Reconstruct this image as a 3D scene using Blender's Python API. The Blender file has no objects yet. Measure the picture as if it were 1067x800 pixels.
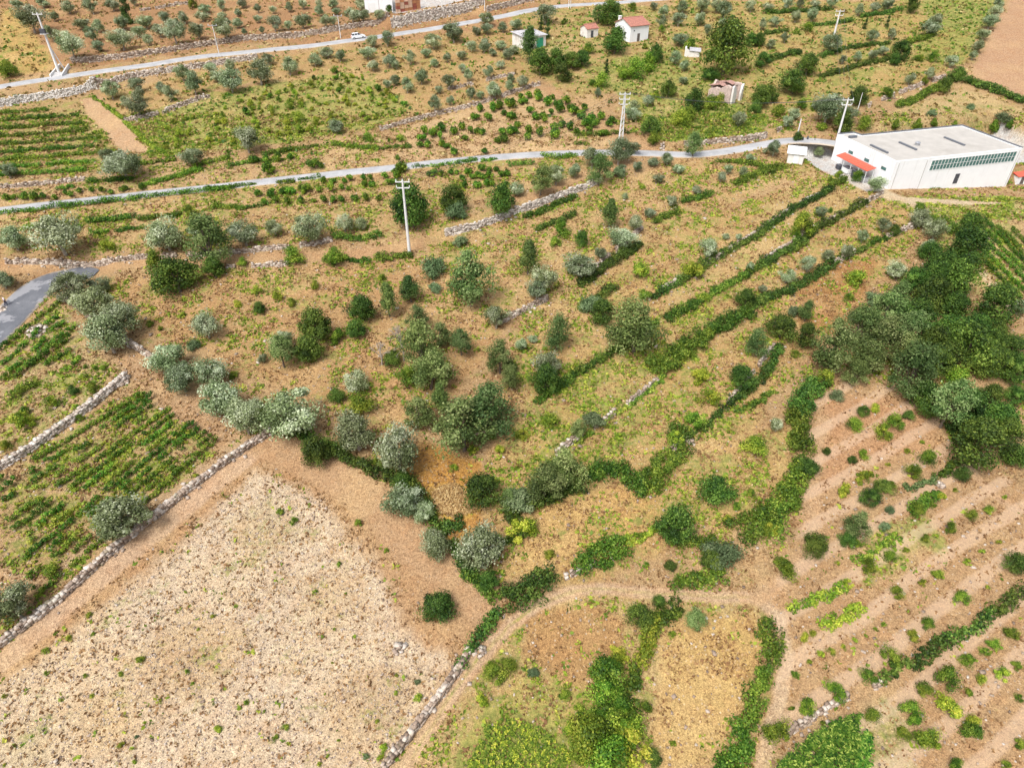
import bpy, math, random
import numpy as np
from mathutils import Vector, Matrix

# ------------------------------------------------------------------ camera, sky, sun, exposure
PITCH, SLOPE, HPERP, FPX = math.radians(37.0), math.radians(9.0), 73.0, 711.0
TA = math.tan(SLOPE)
CZ = HPERP / math.cos(SLOPE)
scene = bpy.context.scene
col = scene.collection
cam_d = bpy.data.cameras.new('camera')
cam = bpy.data.objects.new('camera', cam_d)
col.objects.link(cam)
cam.location = (0, 0, CZ)
cam.rotation_euler = (math.pi / 2 - PITCH, 0, 0)
cam_d.sensor_width = 36.0
cam_d.lens = 36.0 * FPX / 1067.0
cam_d.clip_end = 6000
scene.camera = cam

SUN_EL, SUN_AZ = math.radians(57), math.radians(215)      # azimuth clockwise from +Y
world = bpy.data.worlds.new('World')
scene.world = world
world.use_nodes = True
wn = world.node_tree.nodes
wl = world.node_tree.links
sky = wn.new('ShaderNodeTexSky')
sky.sky_type = 'NISHITA'
sky.sun_disc = False
sky.sun_elevation = SUN_EL
sky.sun_rotation = SUN_AZ
sky.dust_density = 4.0
sky.air_density = 1.0
sky.ozone_density = 0.6
hsv = wn.new('ShaderNodeHueSaturation')          # thin cloud: paler than a clear sky
hsv.inputs['Saturation'].default_value = 0.45
wl.new(sky.outputs[0], hsv.inputs['Color'])
wl.new(hsv.outputs[0], wn['Background'].inputs[0])
wn['Background'].inputs[1].default_value = 0.115
sd = bpy.data.lights.new('sun', 'SUN')
sd.energy = 1.7
sd.angle = math.radians(20)
sd.color = (1.0, 0.97, 0.93)
sun = bpy.data.objects.new('sun', sd)
col.objects.link(sun)
sdir = Vector((math.sin(SUN_AZ) * math.cos(SUN_EL), math.cos(SUN_AZ) * math.cos(SUN_EL), math.sin(SUN_EL)))
sun.rotation_euler = sdir.to_track_quat('Z', 'Y').to_euler()
sun.location = (0, 0, 200)
vs = scene.view_settings
vs.view_transform = 'Standard'
vs.look = 'None'
vs.gamma = 1.0
vs.use_curve_mapping = False
vs.exposure = 0.92
scene.render.engine = 'CYCLES'
scene.cycles.max_bounces = 6
scene.cycles.diffuse_bounces = 3
scene.cycles.transparent_max_bounces = 4

rng = np.random.default_rng(7)
random.seed(7)

# ------------------------------------------------------------------ helpers
def tag(o, label=None, cat=None, group=None, kind=None):
    if label: o['label'] = label
    if cat: o['category'] = cat
    if group: o['group'] = group
    if kind: o['kind'] = kind
    return o

def empty(name, loc=(0, 0, 0), rz=0.0):
    o = bpy.data.objects.new(name, None)
    o.empty_display_size = 0.3
    o.location = loc
    o.rotation_euler = (0, 0, rz)
    col.objects.link(o)
    return o

def link(name, mesh, parent=None, loc=(0, 0, 0), rz=0.0, scale=None):
    o = bpy.data.objects.new(name, mesh)
    col.objects.link(o)
    o.parent = parent
    o.location = loc
    o.rotation_euler = (0, 0, rz)
    if scale is not None: o.scale = scale
    return o

def arr_mesh(name, V, F, mat=None, smooth=False, attrs=None):
    """V (n,3), F (m,k) all faces with k corners; attrs: name -> (n,) floats on points"""
    V = np.asarray(V, dtype=np.float32); F = np.asarray(F, dtype=np.int32)
    me = bpy.data.meshes.new(name)
    me.vertices.add(len(V)); me.vertices.foreach_set('co', V.ravel())
    k = F.shape[1]
    me.loops.add(F.size); me.loops.foreach_set('vertex_index', F.ravel())
    me.polygons.add(len(F))
    me.polygons.foreach_set('loop_start', np.arange(0, F.size, k, dtype=np.int32))
    me.polygons.foreach_set('loop_total', np.full(len(F), k, dtype=np.int32))
    if smooth: me.polygons.foreach_set('use_smooth', np.ones(len(F), dtype=bool))
    me.update(calc_edges=True)
    for a, d in (attrs or {}).items():
        d = np.asarray(d, dtype=np.float32)
        if d.ndim == 1:
            at = me.attributes.new(a, 'FLOAT', 'POINT'); at.data.foreach_set('value', d)
        elif d.shape[1] == 3:
            at = me.attributes.new(a, 'FLOAT_VECTOR', 'POINT'); at.data.foreach_set('vector', d.ravel())
    if mat: me.materials.append(mat)
    return me

class MB:
    """collects convex pieces for ONE mesh"""
    def __init__(s): s.v = []; s.f = []
    def add(s, vs_, fs_):
        b = len(s.v); s.v += [tuple(p) for p in vs_]; s.f += [[b + i for i in f] for f in fs_]; return s
    def box(s, x0, x1, y0, y1, z0, z1):
        return s.add([(x0,y0,z0),(x1,y0,z0),(x1,y1,z0),(x0,y1,z0),(x0,y0,z1),(x1,y0,z1),(x1,y1,z1),(x0,y1,z1)],
                     [(3,2,1,0),(4,5,6,7),(0,1,5,4),(1,2,6,5),(2,3,7,6),(3,0,4,7)])
    def prism(s, pts, z0, z1):
        n = len(pts)
        return s.add([(p[0], p[1], z0) for p in pts] + [(p[0], p[1], z1) for p in pts],
                     [list(range(n))[::-1], [n + i for i in range(n)]] + [(i, (i+1) % n, n + (i+1) % n, n + i) for i in range(n)])
    def tube(s, p0, p1, r0, r1=None, n=8):
        r1 = r0 if r1 is None else r1
        p0, p1 = Vector(p0), Vector(p1)
        q = (p1 - p0).to_track_quat('Z', 'Y')
        A = []
        for P, r in ((p0, r0), (p1, r1)):
            for i in range(n):
                a = 2 * math.pi * i / n
                A.append(P + q @ Vector((r * math.cos(a), r * math.sin(a), 0)))
        return s.add(A, [(i, (i+1) % n, n + (i+1) % n, n + i) for i in range(n)] + [list(range(n))[::-1], [n + i for i in range(n)]])
    def mesh(s, name, mat):
        me = bpy.data.meshes.new(name); me.from_pydata(s.v, [], s.f); me.update()
        if mat: me.materials.append(mat)
        return me
    def obj(s, name, mat, parent=None, loc=(0, 0, 0), bevel=0):
        o = link(name, s.mesh(name, mat), parent, loc)
        if bevel:
            m = o.modifiers.new('bevel', 'BEVEL'); m.width = bevel; m.segments = 2; m.limit_method = 'ANGLE'
        return o

def vnoise(x, y, seed=0):
    xi = np.floor(x).astype(np.int64); yi = np.floor(y).astype(np.int64)
    fx = x - xi; fy = y - yi
    fx = fx * fx * (3 - 2 * fx); fy = fy * fy * (3 - 2 * fy)
    def h(a, b):
        n = (a * 374761393 + b * 668265263 + seed * 974634541) & 0xFFFFFFFF
        n = ((n ^ (n >> 13)) * 1274126177) & 0xFFFFFFFF
        return ((n ^ (n >> 16)) & 0xFFFF) / 65535.0
    return (h(xi, yi) * (1-fx) + h(xi+1, yi) * fx) * (1-fy) + (h(xi, yi+1) * (1-fx) + h(xi+1, yi+1) * fx) * fy

def fbm(x, y, seed=0, o=3):
    s = 0; a = 1; t = 0
    for i in range(o):
        s = s + a * vnoise(x * 2**i, y * 2**i, seed + i); t += a; a *= 0.5
    return s / t

# ------------------------------------------------------------------ materials
def newmat(name):
    m = bpy.data.materials.new(name); m.use_nodes = True
    nt = m.node_tree; b = nt.nodes['Principled BSDF']
    return m, nt, b
def nd(nt, t, **kw):
    n = nt.nodes.new(t)
    for k, v in kw.items(): setattr(n, k, v)
    return n
def noise(nt, vec, scale, detail=3, rough=0.55):
    n = nd(nt, 'ShaderNodeTexNoise'); n.inputs['Scale'].default_value = scale
    n.inputs['Detail'].default_value = detail; n.inputs['Roughness'].default_value = rough
    if vec is not None: nt.links.new(vec, n.inputs['Vector'])
    return n.outputs['Fac']
def ramp(nt, fac, stops, interp='LINEAR'):
    r = nd(nt, 'ShaderNodeValToRGB'); r.color_ramp.interpolation = interp
    e = r.color_ramp.elements
    while len(e) < len(stops): e.new(0.5)
    for el, (p, c) in zip(e, stops):
        el.position = p; el.color = (*c, 1) if len(c) == 3 else c
    nt.links.new(fac, r.inputs[0]); return r.outputs[0]
def mathn(nt, op, a, b=0.5, c=None, clamp=False):
    n = nd(nt, 'ShaderNodeMath', operation=op, use_clamp=clamp)
    for i, x in enumerate((a, b, c)):
        if x is None: continue
        if isinstance(x, (int, float)): n.inputs[i].default_value = x
        else: nt.links.new(x, n.inputs[i])
    return n.outputs[0]
def maprange(nt, v, a, b, c=0.0, d=1.0):
    n = nd(nt, 'ShaderNodeMapRange', interpolation_type='SMOOTHSTEP')
    nt.links.new(v, n.inputs[0])
    for i, x in enumerate((a, b, c, d)): n.inputs[i+1].default_value = x
    return n.outputs[0]
def mix(nt, fac, a, b, mode='MIX'):
    n = nd(nt, 'ShaderNodeMix', data_type='RGBA', blend_type=mode)
    for i, x in ((0, fac), (6, a), (7, b)):
        if isinstance(x, (int, float)): n.inputs[i].default_value = x
        elif isinstance(x, tuple): n.inputs[i].default_value = (*x, 1)
        else: nt.links.new(x, n.inputs[i])
    return n.outputs[2]
def bump(nt, b, h, strength=0.5, dist=0.1):
    n = nd(nt, 'ShaderNodeBump'); n.inputs['Strength'].default_value = strength; n.inputs['Distance'].default_value = dist
    nt.links.new(h, n.inputs['Height']); nt.links.new(n.outputs[0], b.inputs['Normal'])
def geo_pos(nt): return nd(nt, 'ShaderNodeNewGeometry').outputs['Position']
def attr(nt, name): return nd(nt, 'ShaderNodeAttribute', attribute_name=name)

def plain_mat(name, c, rough=0.7, var=0.15, scale=1.5, metallic=0.0, grime=None):
    m, nt, b = newmat(name)
    p = nd(nt, 'ShaderNodeTexCoord').outputs['Object']
    f = noise(nt, p, scale, 5, 0.65)
    lo = tuple(x * (1 - var) for x in c); hi = tuple(min(0.9, x * (1 + var)) for x in c)
    o = ramp(nt, f, [(0.3, lo), (0.7, hi)])
    if grime:
        g = noise(nt, p, scale * 0.3, 6, 0.7)
        o = mix(nt, maprange(nt, g, 0.52, 0.72, 0, 0.7), o, grime)
    nt.links.new(o, b.inputs['Base Color']); b.inputs['Roughness'].default_value = rough
    b.inputs['Metallic'].default_value = metallic
    return m

def leaf_mat(name, cols, trans=0.25):
    """cols: dark .. light leaf colours; each clump and each plant differs"""
    m, nt, b = newmat(name)
    a = attr(nt, 'leafrand').outputs['Fac']
    oi = nd(nt, 'ShaderNodeObjectInfo').outputs['Random']
    n = len(cols)
    c = ramp(nt, a, [(i / (n - 1), cols[i]) for i in range(n)])
    hs = nd(nt, 'ShaderNodeHueSaturation')
    nt.links.new(c, hs.inputs['Color'])
    nt.links.new(maprange(nt, oi, 0, 1, 0.48, 0.52), hs.inputs['Hue'])
    oi2 = mathn(nt, 'FRACT', mathn(nt, 'MULTIPLY', oi, 7.31))
    nt.links.new(maprange(nt, oi2, 0, 1, 0.76, 1.30), hs.inputs['Value'])
    nt.links.new(hs.outputs[0], b.inputs['Base Color'])
    b.inputs['Roughness'].default_value = 0.6
    b.inputs['Specular IOR Level'].default_value = 0.25
    t = nd(nt, 'ShaderNodeBsdfTranslucent'); nt.links.new(hs.outputs[0], t.inputs[0])
    ms = nd(nt, 'ShaderNodeMixShader'); ms.inputs[0].default_value = trans
    nt.links.new(b.outputs[0], ms.inputs[1]); nt.links.new(t.outputs[0], ms.inputs[2])
    nt.links.new(ms.outputs[0], nt.nodes['Material Output'].inputs[0])
    return m

LM = {
 'O': leaf_mat('olive_leaf', [(.075,.105,.034), (.175,.225,.095), (.300,.355,.190), (.52,.57,.39)]),
 'D': leaf_mat('dark_leaf', [(.018,.042,.006), (.050,.102,.014), (.095,.165,.022), (.19,.27,.045)]),
 'P': leaf_mat('pine_leaf', [(.030,.062,.014), (.070,.130,.028), (.125,.195,.045), (.22,.29,.08)]),
 'C': leaf_mat('cypress_leaf', [(.018,.038,.008), (.038,.080,.015), (.076,.135,.024)]),
 'G': leaf_mat('mid_leaf', [(.044,.080,.018), (.098,.158,.040), (.165,.230,.065), (.28,.34,.13)]),
 'B': leaf_mat('bright_leaf', [(.034,.080,.006), (.086,.168,.012), (.158,.252,.020), (.33,.40,.05)]),
 'H': leaf_mat('bramble_leaf', [(.024,.060,.005), (.062,.128,.012), (.112,.190,.018), (.25,.33,.045)]),
 'Y': leaf_mat('yellow_leaf', [(.08,.145,.010), (.19,.275,.020), (.32,.385,.035), (.52,.51,.07)]),
 'S': leaf_mat('grey_leaf', [(.06,.10,.036), (.125,.180,.075), (.23,.285,.14)]),
 'K': leaf_mat('cone_leaf', [(.05,.12,.012), (.12,.21,.018), (.21,.31,.03)]),
 'V': leaf_mat('vine_leaf', [(.028,.078,.006), (.068,.160,.012), (.125,.235,.018), (.28,.38,.04)]),
 'L': leaf_mat('low_leaf', [(.055,.11,.010), (.120,.20,.020), (.22,.30,.03), (.42,.43,.07)]),
 'R': leaf_mat('straw_leaf', [(.12,.066,.026), (.29,.168,.064), (.45,.295,.118), (.64,.49,.25)], 0.15),
 'M': leaf_mat('maize_leaf', [(.015,.055,.006), (.05,.125,.012), (.11,.20,.02), (.38,.46,.09)]),
}
M_BARK = plain_mat('bark', (.13, .10, .075), .9, .35, 4)
M_BARKP = plain_mat('pale_bark', (.30, .25, .20), .9, .3, 4)
M_STEM = plain_mat('stem', (.12, .085, .055), .9, .3, 5)

# ------------------------------------------------------------------ pixels to places
cP, sP = math.cos(PITCH), math.sin(PITCH)
def rays(px, py):
    dx = (np.asarray(px, float) - 533.5) / FPX; dy = (400 - np.asarray(py, float)) / FPX
    return dx, cP + dy * sP, -sP + dy * cP
def undul(x, y):
    return 1.1 * (fbm(x / 34.0, y / 34.0, 3, 2) - 0.5) + 0.35 * (vnoise(x / 7.0, y / 7.0, 5) - 0.5)
def h_base(x, y): return TA * y + undul(x, y)
def solve(px, py, hf, h=0.0):
    dx, dy, dz = rays(px, py)
    t = (CZ - h) / (TA * dy - dz)
    for k in range(14):
        x, y, z = dx * t, dy * t, CZ + dz * t
        t = t + 0.9 * (z - hf(x, y) - h) / (TA * dy - dz)
    return dx * t, dy * t, CZ + dz * t
def gbase(pts):
    p = np.array(pts, float); x, y, z = solve(p[:, 0], p[:, 1], h_base)
    return np.stack([x, y], 1)
# ------------------------------------------------------------------ terrain: dry-stone steps, roads, pads
# (points in the photograph, height in m, kind, tone, label)   R = retains the ground behind it, F = free-standing
WALLS = [
 ([(-30,697),(0,672),(60,628),(100,590),(150,548),(205,505),(240,478),(282,452)],   .75, 'F',   .95, 'long low dry stone wall between the vineyard and the pale stubble field'),
 ([(-20,500),(0,489),(40,465),(90,428),(132,394)], .9, 'F', 1.2, 'whitish rubble wall separating the two vineyards on the left'),
 ([(396,806),(430,762),(470,710),(488,680)], .6, 'F', .55, 'low field wall down the right edge of the pale stubble field'),
 ([(125,352),(150,368),(180,388)], .7, 'F', .8, 'short stone wall under the olives beside the grey road'),
 ([(66,312),(84,322),(97,334)], .7, 'F', .85, 'short pale wall at the top corner of the lower vineyard'),
 ([(465,246),(500,238),(540,222),(590,205),(625,190)], 1.2, 'R', 1.25, 'pale terrace wall curving below the middle road'),
 ([(8,274),(60,275),(110,273),(160,268)], .7, 'R', .7, 'rubble terrace edge above the grey road bend'),
 ([(170,268),(235,266),(265,263),(300,260),(345,252)], .7, 'R', .65, 'rubble terrace edge under the left row of olives'),
 ([(238,279),(265,278),(300,276)], .5, 'R', .7, 'short rubble edge along the lower side of the dirt track'),
 ([(524,336),(565,315),(600,297),(640,265),(668,240)], 1.0, 'R', .7, 'old terrace wall under the silvery olives in the middle'),
 ([(580,472),(620,445),(655,422),(684,398)], .8, 'R', .6, 'crumbling terrace wall in the middle of the dry slope'),
 ([(700,470),(727,448),(750,430),(775,400),(805,362)], .8, 'R', .65, 'terrace wall below the long dark hedge in the middle'),
 ([(676,313),(705,295),(737,276),(800,238),(821,222),(868,199)], .9, 'R', .65, 'upper of the long diagonal terrace walls left of the warehouse'),
 ([(797,272),(851,238),(901,213),(918,203)], .9, 'R', .7, 'terrace wall running up to the cream track'),
 ([(868,276),(898,260),(934,243),(962,233)], .9, 'R', .75, 'terrace wall ending at the olives by the dark wood'),
 ([(-20,116),(0,112),(38,105),(76,100),(101,93)], 1.7, 'R', 1.8, 'whitish retaining wall above the top left vineyard'),
 ([(101,93),(131,83),(177,76),(228,68),(268,62)], 1.3, 'R', 1.1, 'stone retaining wall just below the upper road'),
 ([(76,67),(150,60),(212,49),(268,42),(330,37),(366,30),(406,25)], 1.3, 'R', .5, 'rough reddish stone bank above the upper road'),
 ([(409,30),(457,20),(503,9)], 3.0, 'R', 1.25, 'tall masonry wall below the crate yard'),
 ([(507,13),(535,6),(560,0)], 1.5, 'R', .75, 'stone wall in front of the bright green lawn'),
 ([(131,127),(162,122),(182,113),(233,98)], 1.0, 'R', .75, 'stone terrace wall above the yellow vineyard'),
 ([(397,136),(442,123),(493,111),(533,98),(562,89)], .8, 'R', .55, 'reddish terrace wall above the scattered vines'),
 ([(467,95),(500,87),(535,79)], .6, 'R', .55, 'short terrace wall among the olives right of the yellow vineyard'),
 ([(689,154),(732,151),(773,147),(800,142),(813,136)], 1.0, 'R', .75, 'roadside wall below the ruin and the green hollow'),
 ([(0,196),(40,193),(88,188)], .6, 'R', .55, 'rubble edge under the top left vineyard'),
 ([(147,12),(172,8),(197,4)], .7, 'R', .5, 'short rubble wall among the olives at the top'),
 ([(904,112),(939,97),(984,81)], .9, 'R', .6, 'stone wall on the terraces behind the warehouse'),
 ([(590,601),(612,592),(640,577)], .6, 'R', .75, 'short pale wall above the bend of the earth path'),
 ([(812,768),(850,745),(880,725),(915,712)], .5, 'R', .6, 'low stone edge above the maize patch'),
]
ROADS = {
 'upper': dict(px=[(-60,101),(0,92),(75,81),(150,71),(200,63),(265,55),(330,47),(400,38),(460,28),(530,16),(555,10),(588,5.5),(625,3.5),(660,2),(710,-3),(800,-14)], w=5.4),
 'middle': dict(px=[(-60,226),(0,219),(83,209.5),(187,199),(265,191),(348,181),(407,175),(467,168.5),(535,163),(606,158.5),(682,159),(720,163),(758,159),(800,149),(822,145),(850,146),(872,150)], w=3.9),
 'bend': dict(px=[(100,285),(86,285),(70,287),(46,293),(28,309),(10,328),(-25,366),(-60,405)], w=6.6),
}

def resample(P, step):
    P = np.asarray(P, float); out = [P[0]]
    for a, b in zip(P[:-1], P[1:]):
        n = max(1, int(np.linalg.norm(b - a) / step))
        for i in range(1, n + 1): out.append(a + (b - a) * i / n)
    return np.array(out)
def smooth_line(P, it=3):
    P = np.asarray(P, float)
    for _ in range(it):
        Q = [P[0]]
        for a, b in zip(P[:-1], P[1:]): Q += [a * .75 + b * .25, a * .25 + b * .75]
        Q.append(P[-1]); P = np.array(Q)
    return P
def sstep(t): t = np.clip(t, 0, 1); return t * t * (3 - 2 * t)

def line_dist(x, y, P, up=True):
    """distance to the polyline, signed + on its uphill side, and overshoot past its ends, index of nearest segment and t"""
    best = np.full(x.shape, 1e9); sg = np.zeros(x.shape); over = np.zeros(x.shape)
    seg = np.zeros(x.shape, int); tt = np.zeros(x.shape)
    tot = P[-1] - P[0]; nn = np.array([-tot[1], tot[0]]); flip = 1.0 if nn[1] >= 0 else -1.0
    for i in range(len(P) - 1):
        a = P[i]; d = P[i+1] - a; L2 = d @ d + 1e-9; L = math.sqrt(L2)
        t = ((x - a[0]) * d[0] + (y - a[1]) * d[1]) / L2
        tc = np.clip(t, 0, 1)
        ex, ey = x - a[0] - tc * d[0], y - a[1] - tc * d[1]
        dist = np.hypot(ex, ey)
        s = ((x - a[0]) * -d[1] + (y - a[1]) * d[0]) / L * flip
        m = dist < best
        best[m] = dist[m]; sg[m] = s[m]
        ov = np.zeros(x.shape)
        if i == 0: ov = np.maximum(ov, -t * L)
        if i == len(P) - 2: ov = np.maximum(ov, (t - 1) * L)
        over[m] = np.maximum(ov, 0)[m]; seg[m] = i; tt[m] = tc[m]
    return best, sg, over, seg, tt

WALLS = [(w[0], w[1] * (.78 if w[2] == 'R' and w[1] <= 1.0 else 1.0), *w[2:]) for w in WALLS]
wall_xy = []
for w in WALLS: wall_xy.append(smooth_line(gbase(w[0]), 1))

def h_steps(x, y):
    z = h_base(x, y)
    for w, P in zip(WALLS, wall_xy):
        if w[2] != 'R': continue
        lo = P.min(0) - 26; hi = P.max(0) + 26
        m = (x > lo[0]) & (x < hi[0]) & (y > lo[1]) & (y < hi[1])
        if not m.any(): continue
        b, s, ov, _, _ = line_dist(x[m], y[m], P)
        ss = np.sign(s) * b
        z[m] += w[1] * sstep((ss + .12) / .5) * np.exp(-np.maximum(ss, 0) / 8.0) * np.clip(1 - ov / 3.0, 0, 1)
    return z

for r in ROADS.values():
    P = resample(smooth_line(gbase(r['px']), 2), 1.5)
    z = h_steps(P[:, 0], P[:, 1])
    k = np.ones(15) / 15
    z = np.convolve(np.pad(z, 7, mode='edge'), k, 'valid')
    r['P'] = P; r['z'] = z

# warehouse footprint from its corners in the photograph (roof plane at the height its front-left edge shows)
ax, ay, az = [float(v) for v in solve(924.5, 197.2, h_base)]
WH_H = 5.6
WH_ANG = math.radians(15.5)
WH_O = np.array([ax, ay]); WH_Z = az + .1
WU = np.array([math.cos(WH_ANG), math.sin(WH_ANG)]); WV = np.array([-WU[1], WU[0]])
WH_L, WH_D = 31.5, 18.5
def wh(u, v): return WH_O + WU * u + WV * v
PADS = [([wh(-7, .6), wh(46, .6), wh(46, WH_D + 2.5), wh(-7, WH_D + 2.5)], WH_Z, 3.0)]

def small_pad(px, py, rz, lx, ly, grow=.5, dz=0.0):
    x, y, z = [float(v) for v in solve(px, py, h_base)]
    c, s = math.cos(rz), math.sin(rz)
    q = [(-grow, -grow), (lx + grow, -grow), (lx + grow, ly + grow), (-grow, ly + grow)]
    PADS.append(([np.array([x + c*a - s*b, y + s*a + c*b]) for a, b in q], z + dz, 2.0))
    return (x, y, z + dz, rz, lx, ly)
R_ = math.radians
B_HOUSE = small_pad(656, 44.5, R_(28), 6.4, 7.6)
B_SMALL = small_pad(611.5, 40, R_(28), 3.8, 3.6)
B_SHED = small_pad(546, 52, R_(30), 7.2, 6.6)
B_RUIN = small_pad(762, 109, R_(48), 5.4, 6.4)
B_HUT = small_pad(714.5, 59.5, R_(-12), 3.6, 2.6)
B_KIOSK = small_pad(819.5, 170, R_(-20), 3.2, 3.0)
B_DEPOT = small_pad(381, 14.5, R_(8), 8.5, 8.0)
FRONT_Z = lambda x, y: WH_Z - .15 - .085 * np.clip((x - WH_O[0]) * WU[0] + (y - WH_O[1]) * WU[1], -3, 45)
PADS.append(([wh(-1, -9), wh(46, -9), wh(46, -.1), wh(-1, -.1)], FRONT_Z, 3.0))

def pip(x, y, P):
    ins = np.zeros(x.shape, bool); n = len(P)
    for i in range(n):
        x1, y1 = P[i]; x2, y2 = P[(i+1) % n]
        c = ((y1 > y) != (y2 > y)) & (x < (x2 - x1) * (y - y1) / ((y2 - y1) + 1e-12) + x1)
        ins ^= c
    return ins
def poly_sd(x, y, P):
    """signed distance, + inside"""
    P = np.asarray(P, float)
    b, *_ = line_dist(x, y, np.vstack([P, P[:1]]))
    return np.where(pip(x, y, P), b, -b)

def h_full(x, y):
    z = h_steps(x, y)
    for r in ROADS.values():
        P = r['P']; lo = P.min(0) - 6; hi = P.max(0) + 6
        m = (x > lo[0]) & (x < hi[0]) & (y > lo[1]) & (y < hi[1])
        if not m.any(): continue
        b, s, ov, seg, t = line_dist(x[m], y[m], P[::2])
        zz = r['z'][::2]; zr = zz[seg] * (1 - t) + zz[np.minimum(seg + 1, len(zz) - 1)] * t
        k = 1 - sstep((b - r['w'] / 2 - .15) / 1.1)
        k = k * np.clip(1 - ov / 2.0, 0, 1)
        z[m] = z[m] * (1 - k) + (zr - .10) * k
    for poly, pz, bl in PADS:
        P = np.array(poly); lo = P.min(0) - bl; hi = P.max(0) + bl
        m = (x > lo[0]) & (x < hi[0]) & (y > lo[1]) & (y < hi[1])
        if not m.any(): continue
        k = sstep(poly_sd(x[m], y[m], P) / bl + 1)
        z[m] = z[m] * (1 - k) + (pz(x[m], y[m]) if callable(pz) else pz) * k
    return z

# ------------------------------------------------------------------ ground grid
ys = [20.0]
while ys[-1] < 305: ys.append(ys[-1] + .20 + .0021 * ys[-1])
while ys[-1] < 1500: ys.append(ys[-1] * 1.12)
GY = np.array([-160, -110, -70, -40, -18, -4, 6, 12, 16.5] + ys)
GU = np.concatenate([[-9, -5, -3, -2, -1.5, -1.25, -1.1], np.linspace(-1, 1, 560), [1.1, 1.25, 1.5, 2, 3, 5, 9]])
def halfw(y): return 36 + .62 * np.maximum(y, 20)
GX = halfw(GY)[:, None] * GU[None, :]
GYY = np.repeat(GY[:, None], len(GU), 1)
gx, gy = GX.ravel(), GYY.ravel()
gz = h_full(gx.copy(), gy.copy())
fine = (gy > 20) & (gy < 200)
gz[fine] += .10 * (fbm(gx[fine] / .9, gy[fine] / .9, 11, 2) - .5)
GZ = gz.reshape(GX.shape)
def hg(x, y):
    x = np.asarray(x, float); y = np.asarray(y, float)
    j = np.clip(np.searchsorted(GY, y) - 1, 0, len(GY) - 2)
    fy = (y - GY[j]) / (GY[j+1] - GY[j])
    def row(jj):
        u = x / halfw(GY[jj])
        i = np.clip(np.searchsorted(GU, u) - 1, 0, len(GU) - 2)
        f = np.clip((u - GU[i]) / (GU[i+1] - GU[i]), 0, 1)
        return GZ[jj, i] * (1 - f) + GZ[jj, i+1] * f
    return row(j) * (1 - fy) + row(j + 1) * fy
def ground_at(px, py, h=0.0):
    px, py = np.atleast_1d(np.asarray(px, float)), np.atleast_1d(np.asarray(py, float)); h = np.broadcast_to(h, px.shape)
    dx, dy, dz = rays(px, py); t0 = CZ / (TA * dy - dz)
    ks = np.linspace(.70, 1.45, 420)
    T = t0[:, None] * ks[None, :]
    f = CZ + dz[:, None] * T - hg(dx[:, None] * T, dy[:, None] * T) - h[:, None]      # height of the sight line over the ground
    neg = f < 0; i = np.where(neg.any(1), np.argmax(neg, 1), len(ks) - 1); i = np.maximum(i, 1); r_ = np.arange(len(px))
    a, b_ = f[r_, i - 1], f[r_, i]; k = np.clip(a / (a - b_ + 1e-9), 0, 1)
    t = T[r_, i - 1] * (1 - k) + T[r_, i] * k
    x, y = dx * t, dy * t
    return x, y, hg(x, y)
def gline(pts, step=1.0):
    p = np.array(pts, float); x, y, z = ground_at(p[:, 0], p[:, 1])
    return resample(np.stack([x, y], 1), step)
def depth_of(x, y, z): return y * cP - (z - CZ) * sP
def project(x, y, z):
    d = depth_of(x, y, z); u = y * sP + (z - CZ) * cP
    return 533.5 + FPX * x / d, 400 - FPX * u / d

# ------------------------------------------------------------------ what grows and lies on the ground, by place
TINT = np.tile(np.array([.40, .265, .135]), (len(gx), 1))
GREEN = np.full(len(gx), .30); SPECK = np.full(len(gx), .25); FURR = np.zeros(len(gx))
LABEL = np.zeros(len(gx), np.int8)       # which piece of the setting the ground belongs to
wx = gx + 2.6 * (fbm(gx / 6, gy / 6, 21, 3) - .5) + .8 * (vnoise(gx / 1.1, gy / 1.1, 31) - .5)
wy = gy + 2.6 * (fbm(gx / 6, gy / 6, 41, 3) - .5) + .8 * (vnoise(gx / 1.1, gy / 1.1, 51) - .5)

tx_, ty_ = gx + .3 * (wx - gx), gy + .3 * (wy - gy)
def paint(shape, tint=None, green=None, speck=None, furrow=None, feather=1.5, amount=1.0, width=None, label=None, place=False):
    P = np.array(shape) if place else gbase(shape) if width is None else smooth_line(gbase(shape), 2)
    wx, wy = (globals()['wx'], globals()['wy']) if width is None and not place else (tx_, ty_)
    pad = 6 + (width or 0)
    lo = P.min(0) - pad; hi = P.max(0) + pad
    m = (wx > lo[0]) & (wx < hi[0]) & (wy > lo[1]) & (wy < hi[1])
    if not m.any(): return
    if width is None: sd_ = poly_sd(wx[m], wy[m], P)
    else: sd_ = width / 2 - line_dist(wx[m], wy[m], P)[0]
    k = sstep(sd_ / feather + .5) * amount
    if tint is not None and label not in (4, 5): tint = (tint[0] * .97, tint[1] * .965, tint[2] * .84)
    if green and green > .2 and label is None and furrow is None: green = min(1, green + .09)
    if tint is not None: TINT[m] = TINT[m] * (1 - k[:, None]) + np.array(tint) * k[:, None]
    for arr, v in ((GREEN, green), (SPECK, speck), (FURR, furrow)):
        if v is not None: arr[m] = arr[m] * (1 - k) + v * k
    if label is not None:
        q = LABEL[m]; q[k > .5 * amount] = label; LABEL[m] = q

DIRT = (.44, .275, .165); PALE = (.62, .49, .39); GOLD = (.50, .335, .14); GRASS = (.40, .31, .13)
RUST = (.36, .185, .08); PINK = (.52, .33, .21); CREAM = (.62, .50, .38); STRAW = (.50, .36, .17)
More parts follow.
